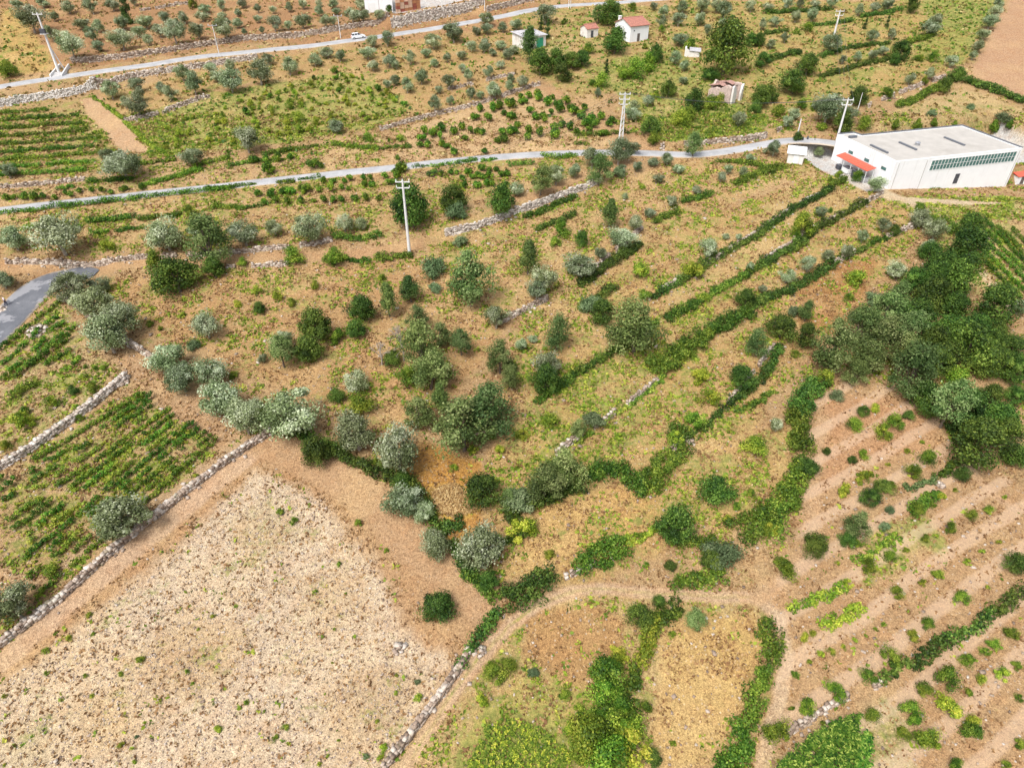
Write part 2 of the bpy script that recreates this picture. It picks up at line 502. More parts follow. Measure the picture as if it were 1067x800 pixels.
# top
paint([(0,0),(560,0),(560,40),(270,45),(0,85)], (.37,.215,.125), .12, .2)
paint([(0,10),(18,8),(50,55),(55,74),(0,82)], GOLD, .35, .15)
paint([(100,100),(265,62),(430,42),(560,25),(560,90),(400,130),(265,85),(120,130)], (.43,.285,.145), .30, .3)
paint([(125,125),(265,90),(360,75),(395,88),(430,115),(390,135),(265,152),(160,165)], (.45,.34,.15), .58, .4)
paint([(0,112),(100,98),(150,155),(160,172),(0,190)], (.43,.29,.16), .42, .3)
paint([(82,104),(102,100),(160,158),(128,160)], (.53,.35,.235), .05, .3, feather=1.0, label=3)
paint([(430,130),(560,92),(640,140),(650,155),(400,172)], (.52,.36,.22), .2, .3)
paint([(0,188),(270,160),(400,140),(400,172),(0,212)], (.48,.325,.19), .30, .4)
paint([(530,10),(700,5),(700,90),(600,100),(540,70)], (.42,.29,.145), .42, .3)
paint([(565,45),(600,40),(590,60),(560,75)], (.46,.35,.19), .5, .3)
paint([(620,70),(720,40),(800,70),(800,140),(690,150),(650,110)], (.38,.31,.13), .62, .2)
paint([(680,125),(735,110),(770,108),(800,120),(795,138),(720,150),(690,148)], (.33,.33,.10), .85, .1)
paint([(555,88),(580,92),(625,120),(660,140),(690,155),(676,158),(640,150),(600,120)], (.46,.29,.175), .05, .25, feather=1.2, label=3)
paint([(700,0),(1010,0),(1015,60),(960,85),(905,110),(800,120),(700,50)], (.44,.30,.135), .45, .3)
paint([(960,0),(1045,0),(1000,70),(975,60)], (.33,.30,.12), .85, .1)
paint([(985,28),(1010,40),(1010,60),(970,60),(950,50)], (.42,.31,.11), .6, .2)
paint([(1052,0),(1140,-10),(1140,160),(1067,103),(1012,76),(1032,40)], (.48,.30,.205), .02, .3, feather=1.0, label=2)
paint([(940,112),(1000,92),(1067,112),(1067,135),(900,135)], (.46,.34,.19), .3, .3)
paint([(820,170),(860,150),(890,165),(925,190),(930,205),(880,210),(830,190)], GOLD, .45, .3)
# middle left
paint([(0,212),(270,190),(480,168),(640,160),(640,178),(480,215),(400,250),(300,255),(0,268)], (.47,.315,.17), .36, .35)
paint([(0,280),(100,276),(160,272),(265,270),(330,268),(390,262),(430,258),(470,244),(540,215),(600,190),(650,172)], (.46,.285,.17), .05, .35, width=3.0, feather=1.2, label=3)
paint([(100,290),(270,280),(430,270),(560,300),(500,380),(430,460),(330,420),(200,360),(120,330)], (.44,.275,.145), .30, .45)
paint([(440,240),(640,190),(700,170),(800,165),(860,170),(760,215),(660,290),(560,330),(470,330)], (.47,.315,.165), .34, .35)
paint([(400,480),(440,460),(500,480),(500,540),(470,570)], (.44,.235,.07), .10, .3)
paint([(455,500),(490,510),(500,530),(460,545),(440,520)], (.56,.37,.10), .0, .1, feather=.8)
# diagonal terraces
paint([(540,345),(700,240),(860,185),(920,205),(960,240),(860,350),(800,420),(760,520),(620,610),(520,600),(500,540)], (.46,.31,.15), .34, .35)
paint([(520,470),(560,400),(680,330),(760,300),(700,420),(600,520)], (.43,.305,.13), .46, .3)
paint([(560,520),(680,500),(700,545),(600,600),(530,600)], (.50,.325,.14), .26, .35)
paint([(840,280),(910,270),(905,320),(870,350),(830,335)], (.38,.205,.09), .22, .4)
paint([(700,480),(830,440),(840,520),(760,560),(720,540)], (.47,.32,.15), .40, .3)
paint([(850,170),(910,200),(870,230),(800,270),(700,330),(690,300),(790,230)], (.48,.34,.17), .28, .35)
# cream track by the warehouse and its surroundings
paint([(925,208),(1067,190),(1120,190),(1120,230),(960,235)], (.42,.35,.17), .5, .3)
paint([(919,202),(938,212),(970,209),(1010,208),(1067,205),(1140,200)], CREAM, .0, .3, width=2.6, feather=.8, label=3)
paint([(922,199),(945,215),(965,226)], CREAM, .05, .3, width=2.0, feather=.8, label=3)
paint([(965,225),(1067,235),(1067,310),(1020,310),(985,260)], (.47,.36,.18), .45, .3)
paint([(1022,280),(1050,320),(1067,330)], CREAM, .05, .2, width=1.6, feather=.8)
# lower left vineyards
paint([(0,350),(70,318),(130,380),(130,400),(0,490)], (.46,.33,.20), .40, .3)
paint([(0,490),(140,405),(230,460),(160,545),(60,610),(0,600)], (.44,.30,.175), .45, .4)
paint([(80,330),(180,390),(280,450),(240,475),(140,400),(80,345)], (.44,.285,.18), .12, .5)
paint([(0,620),(60,600),(150,550),(280,455),(255,445),(160,520),(50,600),(0,590)], (.46,.32,.21), .15, .45)
# the pale stubble field and the bare earth round it
paint([(0,695),(120,600),(270,468),(330,480),(400,520),(450,590),(520,635),(470,720),(400,800),(0,800)], DIRT, .08, .3, label=0)
paint([(-40,745),(0,716),(120,628),(262,492),(300,505),(338,533),(384,582),(414,642),(472,690),(440,745),(400,800),(380,900),(-60,900)], PALE, .28, .45, feather=2.5, label=1)
for q_, t_ in (([(120,690),(200,640),(260,660),(230,720),(150,740)], (.50,.35,.22)), ([(60,740),(120,720),(160,760),(100,800)], (.54,.39,.25)), ([(300,600),(360,590),(390,640),(330,660)], (.54,.40,.27)), ([(330,720),(400,690),(440,700),(400,770),(350,790)], (.48,.34,.22)), ([(230,540),(280,520),(320,560),(270,590)], (.50,.40,.27)), ([(0,760),(50,730),(60,800),(0,810)], (.50,.41,.28))):
    paint(q_, t_, .26, .5, feather=4.0, amount=.65)
for q_ in ([(352,800),(400,742),(445,688)], [(362,804),(410,748),(452,696)], [(100,800),(190,735),(300,640),(390,590)], [(60,790),(160,715),(270,620),(360,560)]):
    paint(q_, (.47,.35,.245), .1, .2, width=.45, feather=.6, amount=.55)
paint([(0,690),(60,640),(150,565),(225,500),(278,462)], (.54,.37,.27), .0, .1, width=2.8, feather=.7, label=3)
paint([(278,462),(320,478),(380,515),(430,570),(500,625)], (.47,.30,.19), .0, .2, width=5.0, feather=2.0, label=3)
# bottom middle
paint([(430,800),(530,650),(600,610),(800,630),(815,700),(780,800)], (.46,.335,.17), .38, .4)
paint([(550,640),(620,630),(650,650),(640,700),(590,720),(545,680)], (.42,.255,.125), .16, .6)
paint([(690,650),(790,640),(800,660),(770,760),(740,800),(680,800)], (.51,.345,.155), .16, .55)
paint([(545,700),(620,720),(600,800),(480,800),(500,740)], (.47,.36,.14), .50, .3)
paint([(480,800),(520,745),(560,752),(600,790),(600,800)], (.42,.35,.12), .7, .2)
paint([(400,830),(430,790),(480,705),(535,645),(600,612),(650,615),(700,620),(790,624)], (.54,.375,.27), .0, .1, width=1.5, feather=.6, label=3)
# grassy middle of the earth path
paint([(430,790),(480,705),(535,645),(600,612),(650,615),(700,620),(790,624)], (.46,.36,.20), .35, .2, width=.35, feather=.4)
# right hand orchard, ploughed along its rows
paint([(840,430),(880,400),(960,400),(1005,470),(1067,500),(1120,520),(1120,850),(800,850),(815,700),(812,630),(830,560)], (.44,.285,.17), .12, .4, furrow=1.0)
paint([(860,420),(960,410),(1000,470),(900,480),(850,520)], (.47,.275,.165), .08, .3, furrow=1.0)
paint([(790,624),(812,640),(822,680),(815,720),(800,770),(790,830)], (.55,.40,.29), .0, .2, width=1.5, feather=.6, label=3)
paint([(790,624),(840,590),(850,530),(845,480),(860,440)], (.50,.33,.21), .05, .35, width=2.0, feather=1.0, label=3)
paint([(1000,480),(1040,520),(1080,540)], (.50,.33,.22), .05, .2, width=1.2, feather=1.0)
paint([(900,560),(960,530),(980,570),(900,610)], (.42,.33,.15), .50, .3)
paint([(800,800),(915,720),(950,760),(960,830),(790,830)], (.47,.36,.22), .4, .4)
# bare strips where walls stand, concrete yard
paint([wh(u, v) for u, v in ((-5.2, -.5), (-6.8, 14), (-6.8, WH_D + 2.5), (0, WH_D + 2.5), (.5, WH_D - 3), (WH_L - 1, WH_D - 3), (WH_L, WH_D + 2.5), (48, WH_D + 2.5), (48, 5), (WH_L, 5), (WH_L, .5), (.5, .5), (-2, -.8))], (.56,.55,.53), .0, .1, feather=.4, label=4, place=True)
paint([(800,150),(822,146),(850,144),(880,146),(890,152),(880,160),(868,158),(850,150),(820,151)], (.58,.57,.55), .0, .15, feather=.6, label=4)
paint([(405,22),(505,2),(500,-10),(395,-5)], (.55,.53,.51), .0, .1, feather=.6, label=4)
paint([(505,4),(570,-3),(570,-20),(500,-20)], (.10,.22,.03), 1.0, .0, feather=.6, label=5)

# ------------------------------------------------------------------ ground material
m, nt, b = newmat('ground')
p = geo_pos(nt)
ti = attr(nt, 'tint').outputs['Vector']
mk = nd(nt, 'ShaderNodeSeparateXYZ'); nt.links.new(attr(nt, 'cover').outputs['Vector'], mk.inputs[0])
g_, s_, f_ = mk.outputs
n_big = noise(nt, p, .09, 3); n_mid = noise(nt, p, .55, 4, .6); n_fine = noise(nt, p, 2.6, 5, .7); n_tiny = noise(nt, p, 7.0, 3, .6)
c = mix(nt, maprange(nt, n_mid, .42, .68, 0, .55), ti, mix(nt, .5, ti, (.34, .165, .07)))
c = mix(nt, maprange(nt, n_big, .45, .70, 0, .45), c, mix(nt, .55, ti, (.56, .40, .20)))
c = mix(nt, 1.0, c, ramp(nt, n_fine, [(.28, (.58, .55, .52)), (.5, (1, 1, 1)), (.72, (1.32, 1.32, 1.28))]), 'MULTIPLY')
c = mix(nt, 1.0, c, ramp(nt, n_tiny, [(.30, (.58, .55, .52)), (.5, (1, 1, 1)), (.70, (1.38, 1.38, 1.34))]), 'MULTIPLY')
# weeds: threshold of noise against the amount of growth
gn = mathn(nt, 'ADD', mathn(nt, 'MULTIPLY', noise(nt, p, .28, 4, .65), .6), mathn(nt, 'MULTIPLY', noise(nt, p, 1.7, 4, .7), .4))
gv = mathn(nt, 'ADD', gn, mathn(nt, 'MULTIPLY', g_, .42))
gf = maprange(nt, gv, .66, .80, 0, .85)
gc = ramp(nt, noise(nt, p, 1.1, 4, .7), [(.30, (.085, .115, .028)), (.48, (.19, .205, .05)), (.66, (.34, .30, .09))])
c = mix(nt, gf, c, gc)
# stones, clods, chopped straw
vo = nd(nt, 'ShaderNodeTexVoronoi'); vo.inputs['Scale'].default_value = 2.3; nt.links.new(p, vo.inputs['Vector'])
vd = maprange(nt, vo.outputs['Distance'], .10, .34, 1, 0)
vc = nd(nt, 'ShaderNodeSeparateColor'); nt.links.new(vo.outputs['Color'], vc.inputs[0])
bright = mathn(nt, 'MULTIPLY', vd, maprange(nt, vc.outputs[0], .62, .66))
dark = mathn(nt, 'MULTIPLY', vd, maprange(nt, vc.outputs[1], .60, .64))
c = mix(nt, mathn(nt, 'MULTIPLY', mathn(nt, 'MULTIPLY', bright, s_), .75), c, (.62, .53, .42))
c = mix(nt, mathn(nt, 'MULTIPLY', mathn(nt, 'MULTIPLY', dark, s_), .75), c, (.17, .125, .075))
# plough lines of the orchard, parallel to its rows
PF = gbase([(830, 655), (1000, 545)]); fd = PF[1] - PF[0]; fa = math.atan2(fd[1], fd[0])
mp = nd(nt, 'ShaderNodeMapping'); mp.inputs['Rotation'].default_value = (0, 0, -fa); nt.links.new(p, mp.inputs[0])
wv = nd(nt, 'ShaderNodeTexWave', bands_direction='Y'); wv.inputs['Scale'].default_value = .085; wv.inputs['Distortion'].default_value = 4
wv.inputs['Detail'].default_value = 3; wv.inputs['Detail Scale'].default_value = .35; nt.links.new(mp.outputs[0], wv.inputs[0])
fw = mathn(nt, 'MULTIPLY', maprange(nt, wv.outputs['Fac'], .45, .9), f_)
c = mix(nt, mathn(nt, 'MULTIPLY', fw, .42), c, (.58, .42, .29))
nt.links.new(c, b.inputs['Base Color'])
b.inputs['Roughness'].default_value = .95; b.inputs['Specular IOR Level'].default_value = .1
hh = mathn(nt, 'ADD', mathn(nt, 'MULTIPLY', n_fine, .6), mathn(nt, 'ADD', mathn(nt, 'MULTIPLY', n_tiny, .3), mathn(nt, 'MULTIPLY', fw, .12)))
bump(nt, b, hh, .9, .35)
M_GROUND = m

ny_, nx_ = GX.shape
idx = np.arange(ny_ * nx_).reshape(ny_, nx_)
quads = np.stack([idx[:-1, :-1], idx[:-1, 1:], idx[1:, 1:], idx[1:, :-1]], -1).reshape(-1, 4)
flab = LABEL[quads[:, 0]]
Gv = np.stack([gx, gy, gz], 1)
TINT *= .80
COVER = np.stack([GREEN, SPECK, FURR], 1)
for lab, nm in ((0, 'ground'), (1, 'stubble_field'), (2, 'bare_field'), (3, 'dirt_track'), (4, 'concrete_yard'), (5, 'lawn')):
    q = quads[flab == lab]
    if not len(q): continue
    used, inv = np.unique(q, return_inverse=True)
    me = arr_mesh(nm, Gv[used], inv.reshape(-1, 4), M_GROUND, True, {'tint': TINT[used], 'cover': COVER[used]})
    tag(link(nm, me), kind='structure')

# ------------------------------------------------------------------ asphalt
def asphalt(name, c0, c1, patch=None):
    m, nt, b = newmat(name); p = geo_pos(nt)
    c = ramp(nt, noise(nt, p, .35, 5, .6), [(.3, c0), (.7, c1)])
    c = mix(nt, 1.0, c, ramp(nt, noise(nt, p, 5, 3), [(.3, (.85, .85, .85)), (.7, (1.12, 1.12, 1.12))]), 'MULTIPLY')
    vc_ = attr(nt, 'across').outputs['Fac']
    wn_ = mathn(nt, 'ADD', vc_, mathn(nt, 'MULTIPLY', mathn(nt, 'SUBTRACT', noise(nt, p, .7, 3), .5), .5))
    c = mix(nt, maprange(nt, wn_, .80, 1.02, 0, .75), c, (.45, .36, .26))          # dusty verge
    for w_ in () if patch else (.30, .62): c = mix(nt, mathn(nt, 'MULTIPLY', maprange(nt, mathn(nt, 'ABSOLUTE', mathn(nt, 'SUBTRACT', vc_, w_)), .02, .14, .35, 0), noise(nt, p, .5, 3)), c, (.62, .61, .60))
    if patch:
        c = mix(nt, maprange(nt, noise(nt, p, .22, 4, .6), .54, .60, 0, .8), c, patch)
    nt.links.new(c, b.inputs['Base Color']); b.inputs['Roughness'].default_value = .8
    bump(nt, b, noise(nt, p, 9, 3), .25, .03); return m
M_ROAD = asphalt('pale_asphalt', (.27, .272, .28), (.42, .42, .425))
M_ROAD2 = asphalt('dark_asphalt', (.085, .09, .105), (.14, .145, .16), (.26, .26, .275))
for nm, key, mat in (('road', 'upper', M_ROAD), ('road', 'middle', M_ROAD), ('road', 'bend', M_ROAD2)):
    r = ROADS[key]; P = r['P']; T = np.gradient(P, axis=0); T /= np.linalg.norm(T, axis=1)[:, None]
    N = np.stack([-T[:, 1], T[:, 0]], 1)
    offs = np.array([-1, -1, -.8, -.4, 0, .4, .8, 1, 1]) * r['w'] / 2
    dz = np.array([-.25, 0, .03, .06, .07, .06, .03, 0, -.25])
    jit = .25 * (fbm(P[:, 0] / 2.5, P[:, 1] / 2.5, 77, 2) - .5)
    V = []; A = []
    tp = np.clip(.12 + np.arange(len(P)) / 9.0, 0, 1) ** .6 if key == 'bend' else 1.0
    for k, (o_, d_) in enumerate(zip(offs, dz)):
        oo = o_ * tp + (jit * (1 if o_ > 0 else -1) if k in (0, 1, 7, 8) else 0)
        V.append(np.stack([P[:, 0] + N[:, 0] * oo, P[:, 1] + N[:, 1] * oo, r['z'] + d_], 1)); A.append(np.full(len(P), abs(o_) / (r['w'] / 2)))
    K = len(offs); n = len(P); V = np.stack(V, 1).reshape(-1, 3); A = np.stack(A, 1).ravel()
    i0 = (np.arange(n - 1)[:, None] * K + np.arange(K - 1)[None, :]).ravel()
    me = arr_mesh(nm, V, np.stack([i0, i0 + K, i0 + K + 1, i0 + 1], 1)[:, ::-1], mat, True, {'across': A})
    tag(link(nm, me), kind='structure')

# ------------------------------------------------------------------ dry stone walls
m, nt, b = newmat('field_stone'); p = geo_pos(nt)
sr = attr(nt, 'stonerand').outputs['Fac']; st = attr(nt, 'stonetone').outputs['Fac']
c = ramp(nt, sr, [(0, (.20, .145, .11)), (.35, (.38, .295, .235)), (.7, (.52, .44, .375)), (1, (.68, .62, .56))])
cb = ramp(nt, sr, [(0, (.15, .10, .07)), (.5, (.30, .215, .155)), (1, (.46, .37, .29))])
c = mix(nt, mathn(nt, 'MINIMUM', st, 1.0), cb, c)
c = mix(nt, mathn(nt, 'MULTIPLY', mathn(nt, 'SUBTRACT', st, 1.0, None, True), .8), c, (.74, .72, .69))
c = mix(nt, 1.0, c, ramp(nt, noise(nt, p, 3.5, 4, .65), [(.3, (.75, .74, .72)), (.7, (1.15, 1.15, 1.13))]), 'MULTIPLY')
c = mix(nt, maprange(nt, noise(nt, p, .8, 4, .6), .56, .70, 0, .5), c, (.20, .20, .10))
nt.links.new(c, b.inputs['Base Color']); b.inputs['Roughness'].default_value = .92
bump(nt, b, noise(nt, p, 6, 4), .4, .05)
M_STONE = m

BOXV = np.array([(-1,-1,-1),(1,-1,-1),(1,1,-1),(-1,1,-1),(-1,-1,1),(1,-1,1),(1,1,1),(-1,1,1)], float) * .5
BOXF = np.array([(3,2,1,0),(4,5,6,7),(0,1,5,4),(1,2,6,5),(2,3,7,6),(3,0,4,7)])
def stones_mesh(name, C, S, A, tone, jit=.16):
    """C centres, S sizes (l,d,h), A headings: one mesh of many rough blocks"""
    C = np.array(C); S = np.array(S); A = np.array(A); n = len(C)
    v = np.repeat(BOXV[None], n, 0) + rng.uniform(-jit, jit, (n, 8, 3))
    v *= S[:, None, :]
    c_, s_ = np.cos(A)[:, None], np.sin(A)[:, None]
    x = v[:, :, 0] * c_ - v[:, :, 1] * s_; y = v[:, :, 0] * s_ + v[:, :, 1] * c_
    V = np.stack([x, y, v[:, :, 2]], -1) + C[:, None, :]
    F_ = (np.arange(n)[:, None, None] * 8 + BOXF[None]).reshape(-1, 4)
    sr_ = np.repeat(rng.random(n), 8)
    return arr_mesh(name, V.reshape(-1, 3), F_, M_STONE, False, {'stonerand': sr_, 'stonetone': np.full(n * 8, tone)})

for w, P0 in zip(WALLS, wall_xy):
    P = resample(P0, .42); T = np.gradient(P, axis=0); T /= np.linalg.norm(T, axis=1)[:, None]
    N = np.stack([-T[:, 1], T[:, 0]], 1)
    if (P0[-1] - P0[0])[0] < 0: N = -N
    if N[:, 1].mean() < 0: N = -N
    C, S, A = [], [], []
    keep = fbm(P[:, 0] / 4, P[:, 1] / 4, 91, 2)
    zl = hg(P[:, 0] - N[:, 0] * .5, P[:, 1] - N[:, 1] * .5); zu = hg(P[:, 0] + N[:, 0] * .8, P[:, 1] + N[:, 1] * .8)
    for i in range(len(P)):
        ang = math.atan2(T[i, 1], T[i, 0]); ragged = .75 + .5 * keep[i]
        big = w[1] > 2.5
        hs_ = .42 if big else .30
        if w[2] == 'R' and w[1] <= 1.0 and keep[i] < .33: continue          # fallen or overgrown stretch
        if w[2] == 'R':
            z = zl[i] - .2; top = max(zu[i] + .05, zl[i] + .3) + (rng.random() - .7) * .3
            while z < top:
                h = hs_ * rng.uniform(.75, 1.25)
                f = (z - zl[i]) / max(.3, top - zl[i])
                o = -.12 + .22 * f + rng.uniform(-.07, .07)
                C.append((P[i, 0] + N[i, 0] * o + T[i, 0] * rng.uniform(-.1, .1), P[i, 1] + N[i, 1] * o + T[i, 1] * rng.uniform(-.1, .1), z + h / 2))
                S.append((rng.uniform(.36, .60), rng.uniform(.3, .42), h * 1.02)); A.append(ang + rng.uniform(-.15, .15)); z += h * .93
        else:
            wid = .75 if w[3] > 1.1 else .55
            for side in (-1, 1):
                zg = min(zl[i], hg(P[i, 0], P[i, 1])); z = zg - .2; top = zg + w[1] * ragged
                while z < top:
                    h = hs_ * rng.uniform(.75, 1.3)
                    f = np.clip((z - zg) / max(.3, top - zg), 0, 1)
                    o = side * (wid * (.30 - .12 * f)) + rng.uniform(-.06, .06)
                    C.append((P[i, 0] + N[i, 0] * o + T[i, 0] * rng.uniform(-.12, .12), P[i, 1] + N[i, 1] * o + T[i, 1] * rng.uniform(-.12, .12), z + h / 2))
                    S.append((rng.uniform(.36, .62), rng.uniform(.32, .5), h * 1.02)); A.append(ang + rng.uniform(-.2, .2)); z += h * .93
        # tumbled stones at the foot
        if rng.random() < .18:
            o = -rng.uniform(.4, 1.4) * (1 if w[2] == 'R' or rng.random() < .5 else -1); q = P[i] + N[i] * o; s = rng.uniform(.15, .38)
            C.append((q[0], q[1], float(hg(q[0], q[1])) + s * .25)); S.append((s * 1.3, s, s * .8)); A.append(rng.uniform(0, 6))
    mid = P[len(P) // 2]; org = np.array([mid[0], mid[1], float(zl[len(P) // 2])])
    e = tag(empty('dry_stone_wall', org), w[4], 'wall', 'dry stone walls of the terraces and fields')
    o = link('stones', stones_mesh('stones', np.array(C) - org, S, A, w[3]), e)
    o['kind'] = 'stuff'
# ------------------------------------------------------------------ leaves
def leaf_quads(C, Nrm, size, aspect=1.5):
    """one bent leaf-clump quad per centre, facing roughly Nrm"""
    n = len(C)
    Nrm = Nrm + rng.normal(0, .55, (n, 3)); Nrm /= np.linalg.norm(Nrm, axis=1)[:, None] + 1e-9
    r = rng.normal(0, 1, (n, 3)); U = np.cross(Nrm, r); U /= np.linalg.norm(U, axis=1)[:, None] + 1e-9
    W = np.cross(Nrm, U)
    s = (size if np.ndim(size) else np.full(n, size)) * rng.uniform(.6, 1.3, n)
    U = U * (s * aspect * .5)[:, None]; W = W * (s * .5)[:, None]
    V = np.stack([C - U, C - W * 1.0, C + U, C + W * 1.0], 1)
    return V.reshape(-1, 3), np.arange(n * 4).reshape(-1, 4)

def lobes_cloud(L, R, per, size, rnd, fill=.25, squash=.85, loose=.20):
    """leaves on the skins of many lobes (L centres, R radii)"""
    Cs, Ns, Rs = [], [], []
    for c, r, q in zip(L, R, rnd):
        d = rng.normal(0, 1, (per, 3)); d /= np.linalg.norm(d, axis=1)[:, None]
        rad = r * np.where(rng.random(per) < fill, rng.uniform(.3, .8, per), np.abs(rng.normal(0, loose, per)) + .86)
        d2 = d * np.array([1, 1, squash])
        Cs.append(np.asarray(c) + d2 * rad[:, None]); Ns.append(d + np.array([0, 0, .35]))
        Rs.append(np.clip(q + rng.normal(0, .22, per), 0, 1))
    C = np.concatenate(Cs); N = np.concatenate(Ns); Rr = np.concatenate(Rs)
    keep = C[:, 2] > .01
    C, N, Rr = C[keep], N[keep], Rr[keep]
    V, F = leaf_quads(C, N, size)
    return V, F, np.repeat(Rr, 4)

def crown_mesh(kind, prof, h0, h1, n_l, r_l, per, size, gaps=.0):
    """unit-wide crown: prof(t) radius (0..1 of half width) at relative height t"""
    L, R = [], []
    while len(L) < n_l:
        t = rng.random(); a = rng.uniform(0, 2 * math.pi)
        q = prof(t) * .5
        rr = max(0.0, q - r_l * .7) * math.sqrt(rng.uniform(.2, 1)) * rng.uniform(.8, 1.22)
        L.append((rr * math.cos(a), rr * math.sin(a), h0 + (h1 - h0) * (r_l + t * (1 - 2 * r_l) if kind != 'C' else t)))
        R.append(r_l * rng.uniform(.45, 1.35) * (1 if kind not in 'CKP' else .45 + .75 * prof(t)))
    V, F, A = lobes_cloud(L, R, per, size, np.clip(rng.normal(.47, .24, n_l), 0, 1), loose=.34 if kind in 'GPSB' else .26)
    return arr_mesh('crown', V, F, LM[kind], False, {'leafrand': A}), L

def trunk_mesh(L, h, r, mat, fork=.45, nb=6):
    mb = MB(); lean = (rng.uniform(-.03, .03), rng.uniform(-.03, .03)); k = (lean[0], lean[1], h * fork)
    mb.tube((0, 0, -.12), (lean[0] * .5, lean[1] * .5, h * fork * .5), r * 1.35, r, 7); mb.tube((lean[0] * .5, lean[1] * .5, h * fork * .5), k, r, r * .85, 7)
    for c in sorted(L, key=lambda c: -c[2])[::max(1, len(L) // nb)][:nb]:
        mid = (k[0] + (c[0] - k[0]) * .5, k[1] + (c[1] - k[1]) * .5, k[2] + (c[2] - k[2]) * .62)
        mb.tube(k, mid, r * .55, r * .38, 5); mb.tube(mid, c, r * .38, r * .12, 5)
    return mb.mesh('trunk', mat)

ell = lambda t: math.sqrt(max(0, 1 - (2 * t - 1) ** 2)) ** .8
dome = lambda t: math.sqrt(max(0, 1 - t ** 2.2)) if t > .25 else .82 + .72 * t
tall = lambda t: (1 - t) ** .55 * min(1, .55 + 3 * t)
cone = lambda t: (1 - t) ** .8 * min(1, .7 + 4 * t) + .04
# kind: (name of thing, category, profile, crown bottom, top (in crown widths), lobes, lobe radius, leaves per lobe, leaf size, variants, trunk radius, bark)
SPEC = {
 'O': ('olive_tree', 'olive tree', ell, .20, .92, 30, .15, 230, .029, 8, .035, M_BARKP),
 'D': ('broadleaf_tree', 'tree', dome, .06, .92, 32, .16, 230, .029, 6, .03, M_BARK),
 'G': ('loose_tree', 'tree', dome, .10, 1.32, 28, .15, 230, .029, 6, .03, M_BARK),
 'P': ('tall_tree', 'tree', tall, .10, 1.75, 34, .20, 240, .034, 3, .035, M_BARK),
 'C': ('cypress_tree', 'cypress', cone, .03, 2.1, 26, .22, 170, .05, 2, .04, M_BARK),
 'B': ('bush', 'bush', dome, .0, .74, 15, .17, 230, .034, 7, .02, M_STEM),
 'Y': ('yellow_green_shrub', 'shrub', dome, .0, .66, 12, .17, 190, .040, 6, .018, M_STEM),
 'S': ('grey_green_shrub', 'shrub', dome, .0, .66, 20, .16, 170, .04, 3, .018, M_STEM),
 'K': ('conical_shrub', 'shrub', cone, .0, 1.5, 20, .22, 170, .06, 2, .03, M_STEM),
 'V': ('grape_vine', 'vine', dome, .12, .85, 10, .22, 70, .10, 4, .03, M_STEM),
}
PROTO = {}
for k, (nm, cat, prof, h0, h1, nl, rl, per, sz, nv, tr, bark) in SPEC.items():
    PROTO[k] = []
    for v in range(nv):
        cm, L = crown_mesh(k, prof, h0, h1, nl, rl, per, sz)
        if k in 'BYSKV': tm = trunk_mesh(L, h1, tr, bark, .18, 5)
        else: tm = trunk_mesh(L, h1, tr, bark, {'O': .34, 'D': .25, 'G': .25, 'P': .2, 'C': .15}[k], 6)
        PROTO[k].append((cm, tm))

def hedge_foliage(P, width, height, kind, dens=1.0, gap=0.0, leaf=.22, name='foliage', org=None, rmax=.75):
    """leaves heaped along a line of ground points"""
    L, R, Q = [], [], []
    T = np.gradient(P, axis=0); T /= np.linalg.norm(T, axis=1)[:, None] + 1e-9
    gapn = vnoise(P[:, 0] / 1.7, P[:, 1] / 1.7, 61)
    for i in range(len(P)):
        if gapn[i] < gap: continue
        big = .65 + .7 * vnoise(np.array([P[i, 0] / 3.1]), np.array([P[i, 1] / 3.1]), 71)[0]
        hh_ = height * big; ww = width * (.7 + .6 * vnoise(np.array([P[i, 0] / 2.3]), np.array([P[i, 1] / 2.3]), 73)[0])
        k = max(1, int(round(ww / .8)))
        for j in range(k):
            o = (rng.uniform(-.5, .5)) * max(0, ww - hh_ * .5)
            x = P[i, 0] - T[i, 1] * o + rng.uniform(-.12, .12); y = P[i, 1] + T[i, 0] * o + rng.uniform(-.12, .12)
            r = min(hh_ * .6, rmax) * rng.uniform(.7, 1.15)
            z = float(hg(x, y)) + max(r * .35, (hh_ - r) * rng.uniform(.35, 1))
            L.append((x, y, z)); R.append(r); Q.append(np.clip(rng.normal(.45, .22), 0, 1))
    if not L: return None
    L = np.array(L); o0 = org if org is not None else L.mean(0)
    per = int(70 * dens)
    Cs, Ns, Rs = [], [], []
    n = len(L)
    d = rng.normal(0, 1, (n, per, 3)); d /= np.linalg.norm(d, axis=2)[:, :, None]
    rad = np.array(R)[:, None] * rng.uniform(.6, 1.12, (n, per))
    C = (L[:, None, :] + d * rad[:, :, None] * np.array([1, 1, .8])).reshape(-1, 3)
    Rr = np.clip(np.array(Q)[:, None] + rng.normal(0, .23, (n, per)), 0, 1).ravel()
    keep = C[:, 2] > hg(C[:, 0], C[:, 1]) - .02
    V, F = leaf_quads(C[keep] - o0, (d + np.array([0, 0, .35])).reshape(-1, 3)[keep], leaf)
    return arr_mesh(name, V, F, LM[kind], False, {'leafrand': np.repeat(Rr[keep], 4)})
def stems_mesh(P, org, every=1.0, h=.7, r=.035):
    mb = MB()
    for i in range(0, len(P), max(1, int(every))):
        z = float(hg(P[i, 0], P[i, 1])); q = Vector((P[i, 0] - org[0], P[i, 1] - org[1], z - org[2]))
        mb.tube(q - Vector((0, 0, .15)), q + Vector((rng.uniform(-.12, .12), rng.uniform(-.12, .12), h)), r, r * .7, 5)
    return mb.mesh('stems', M_STEM)

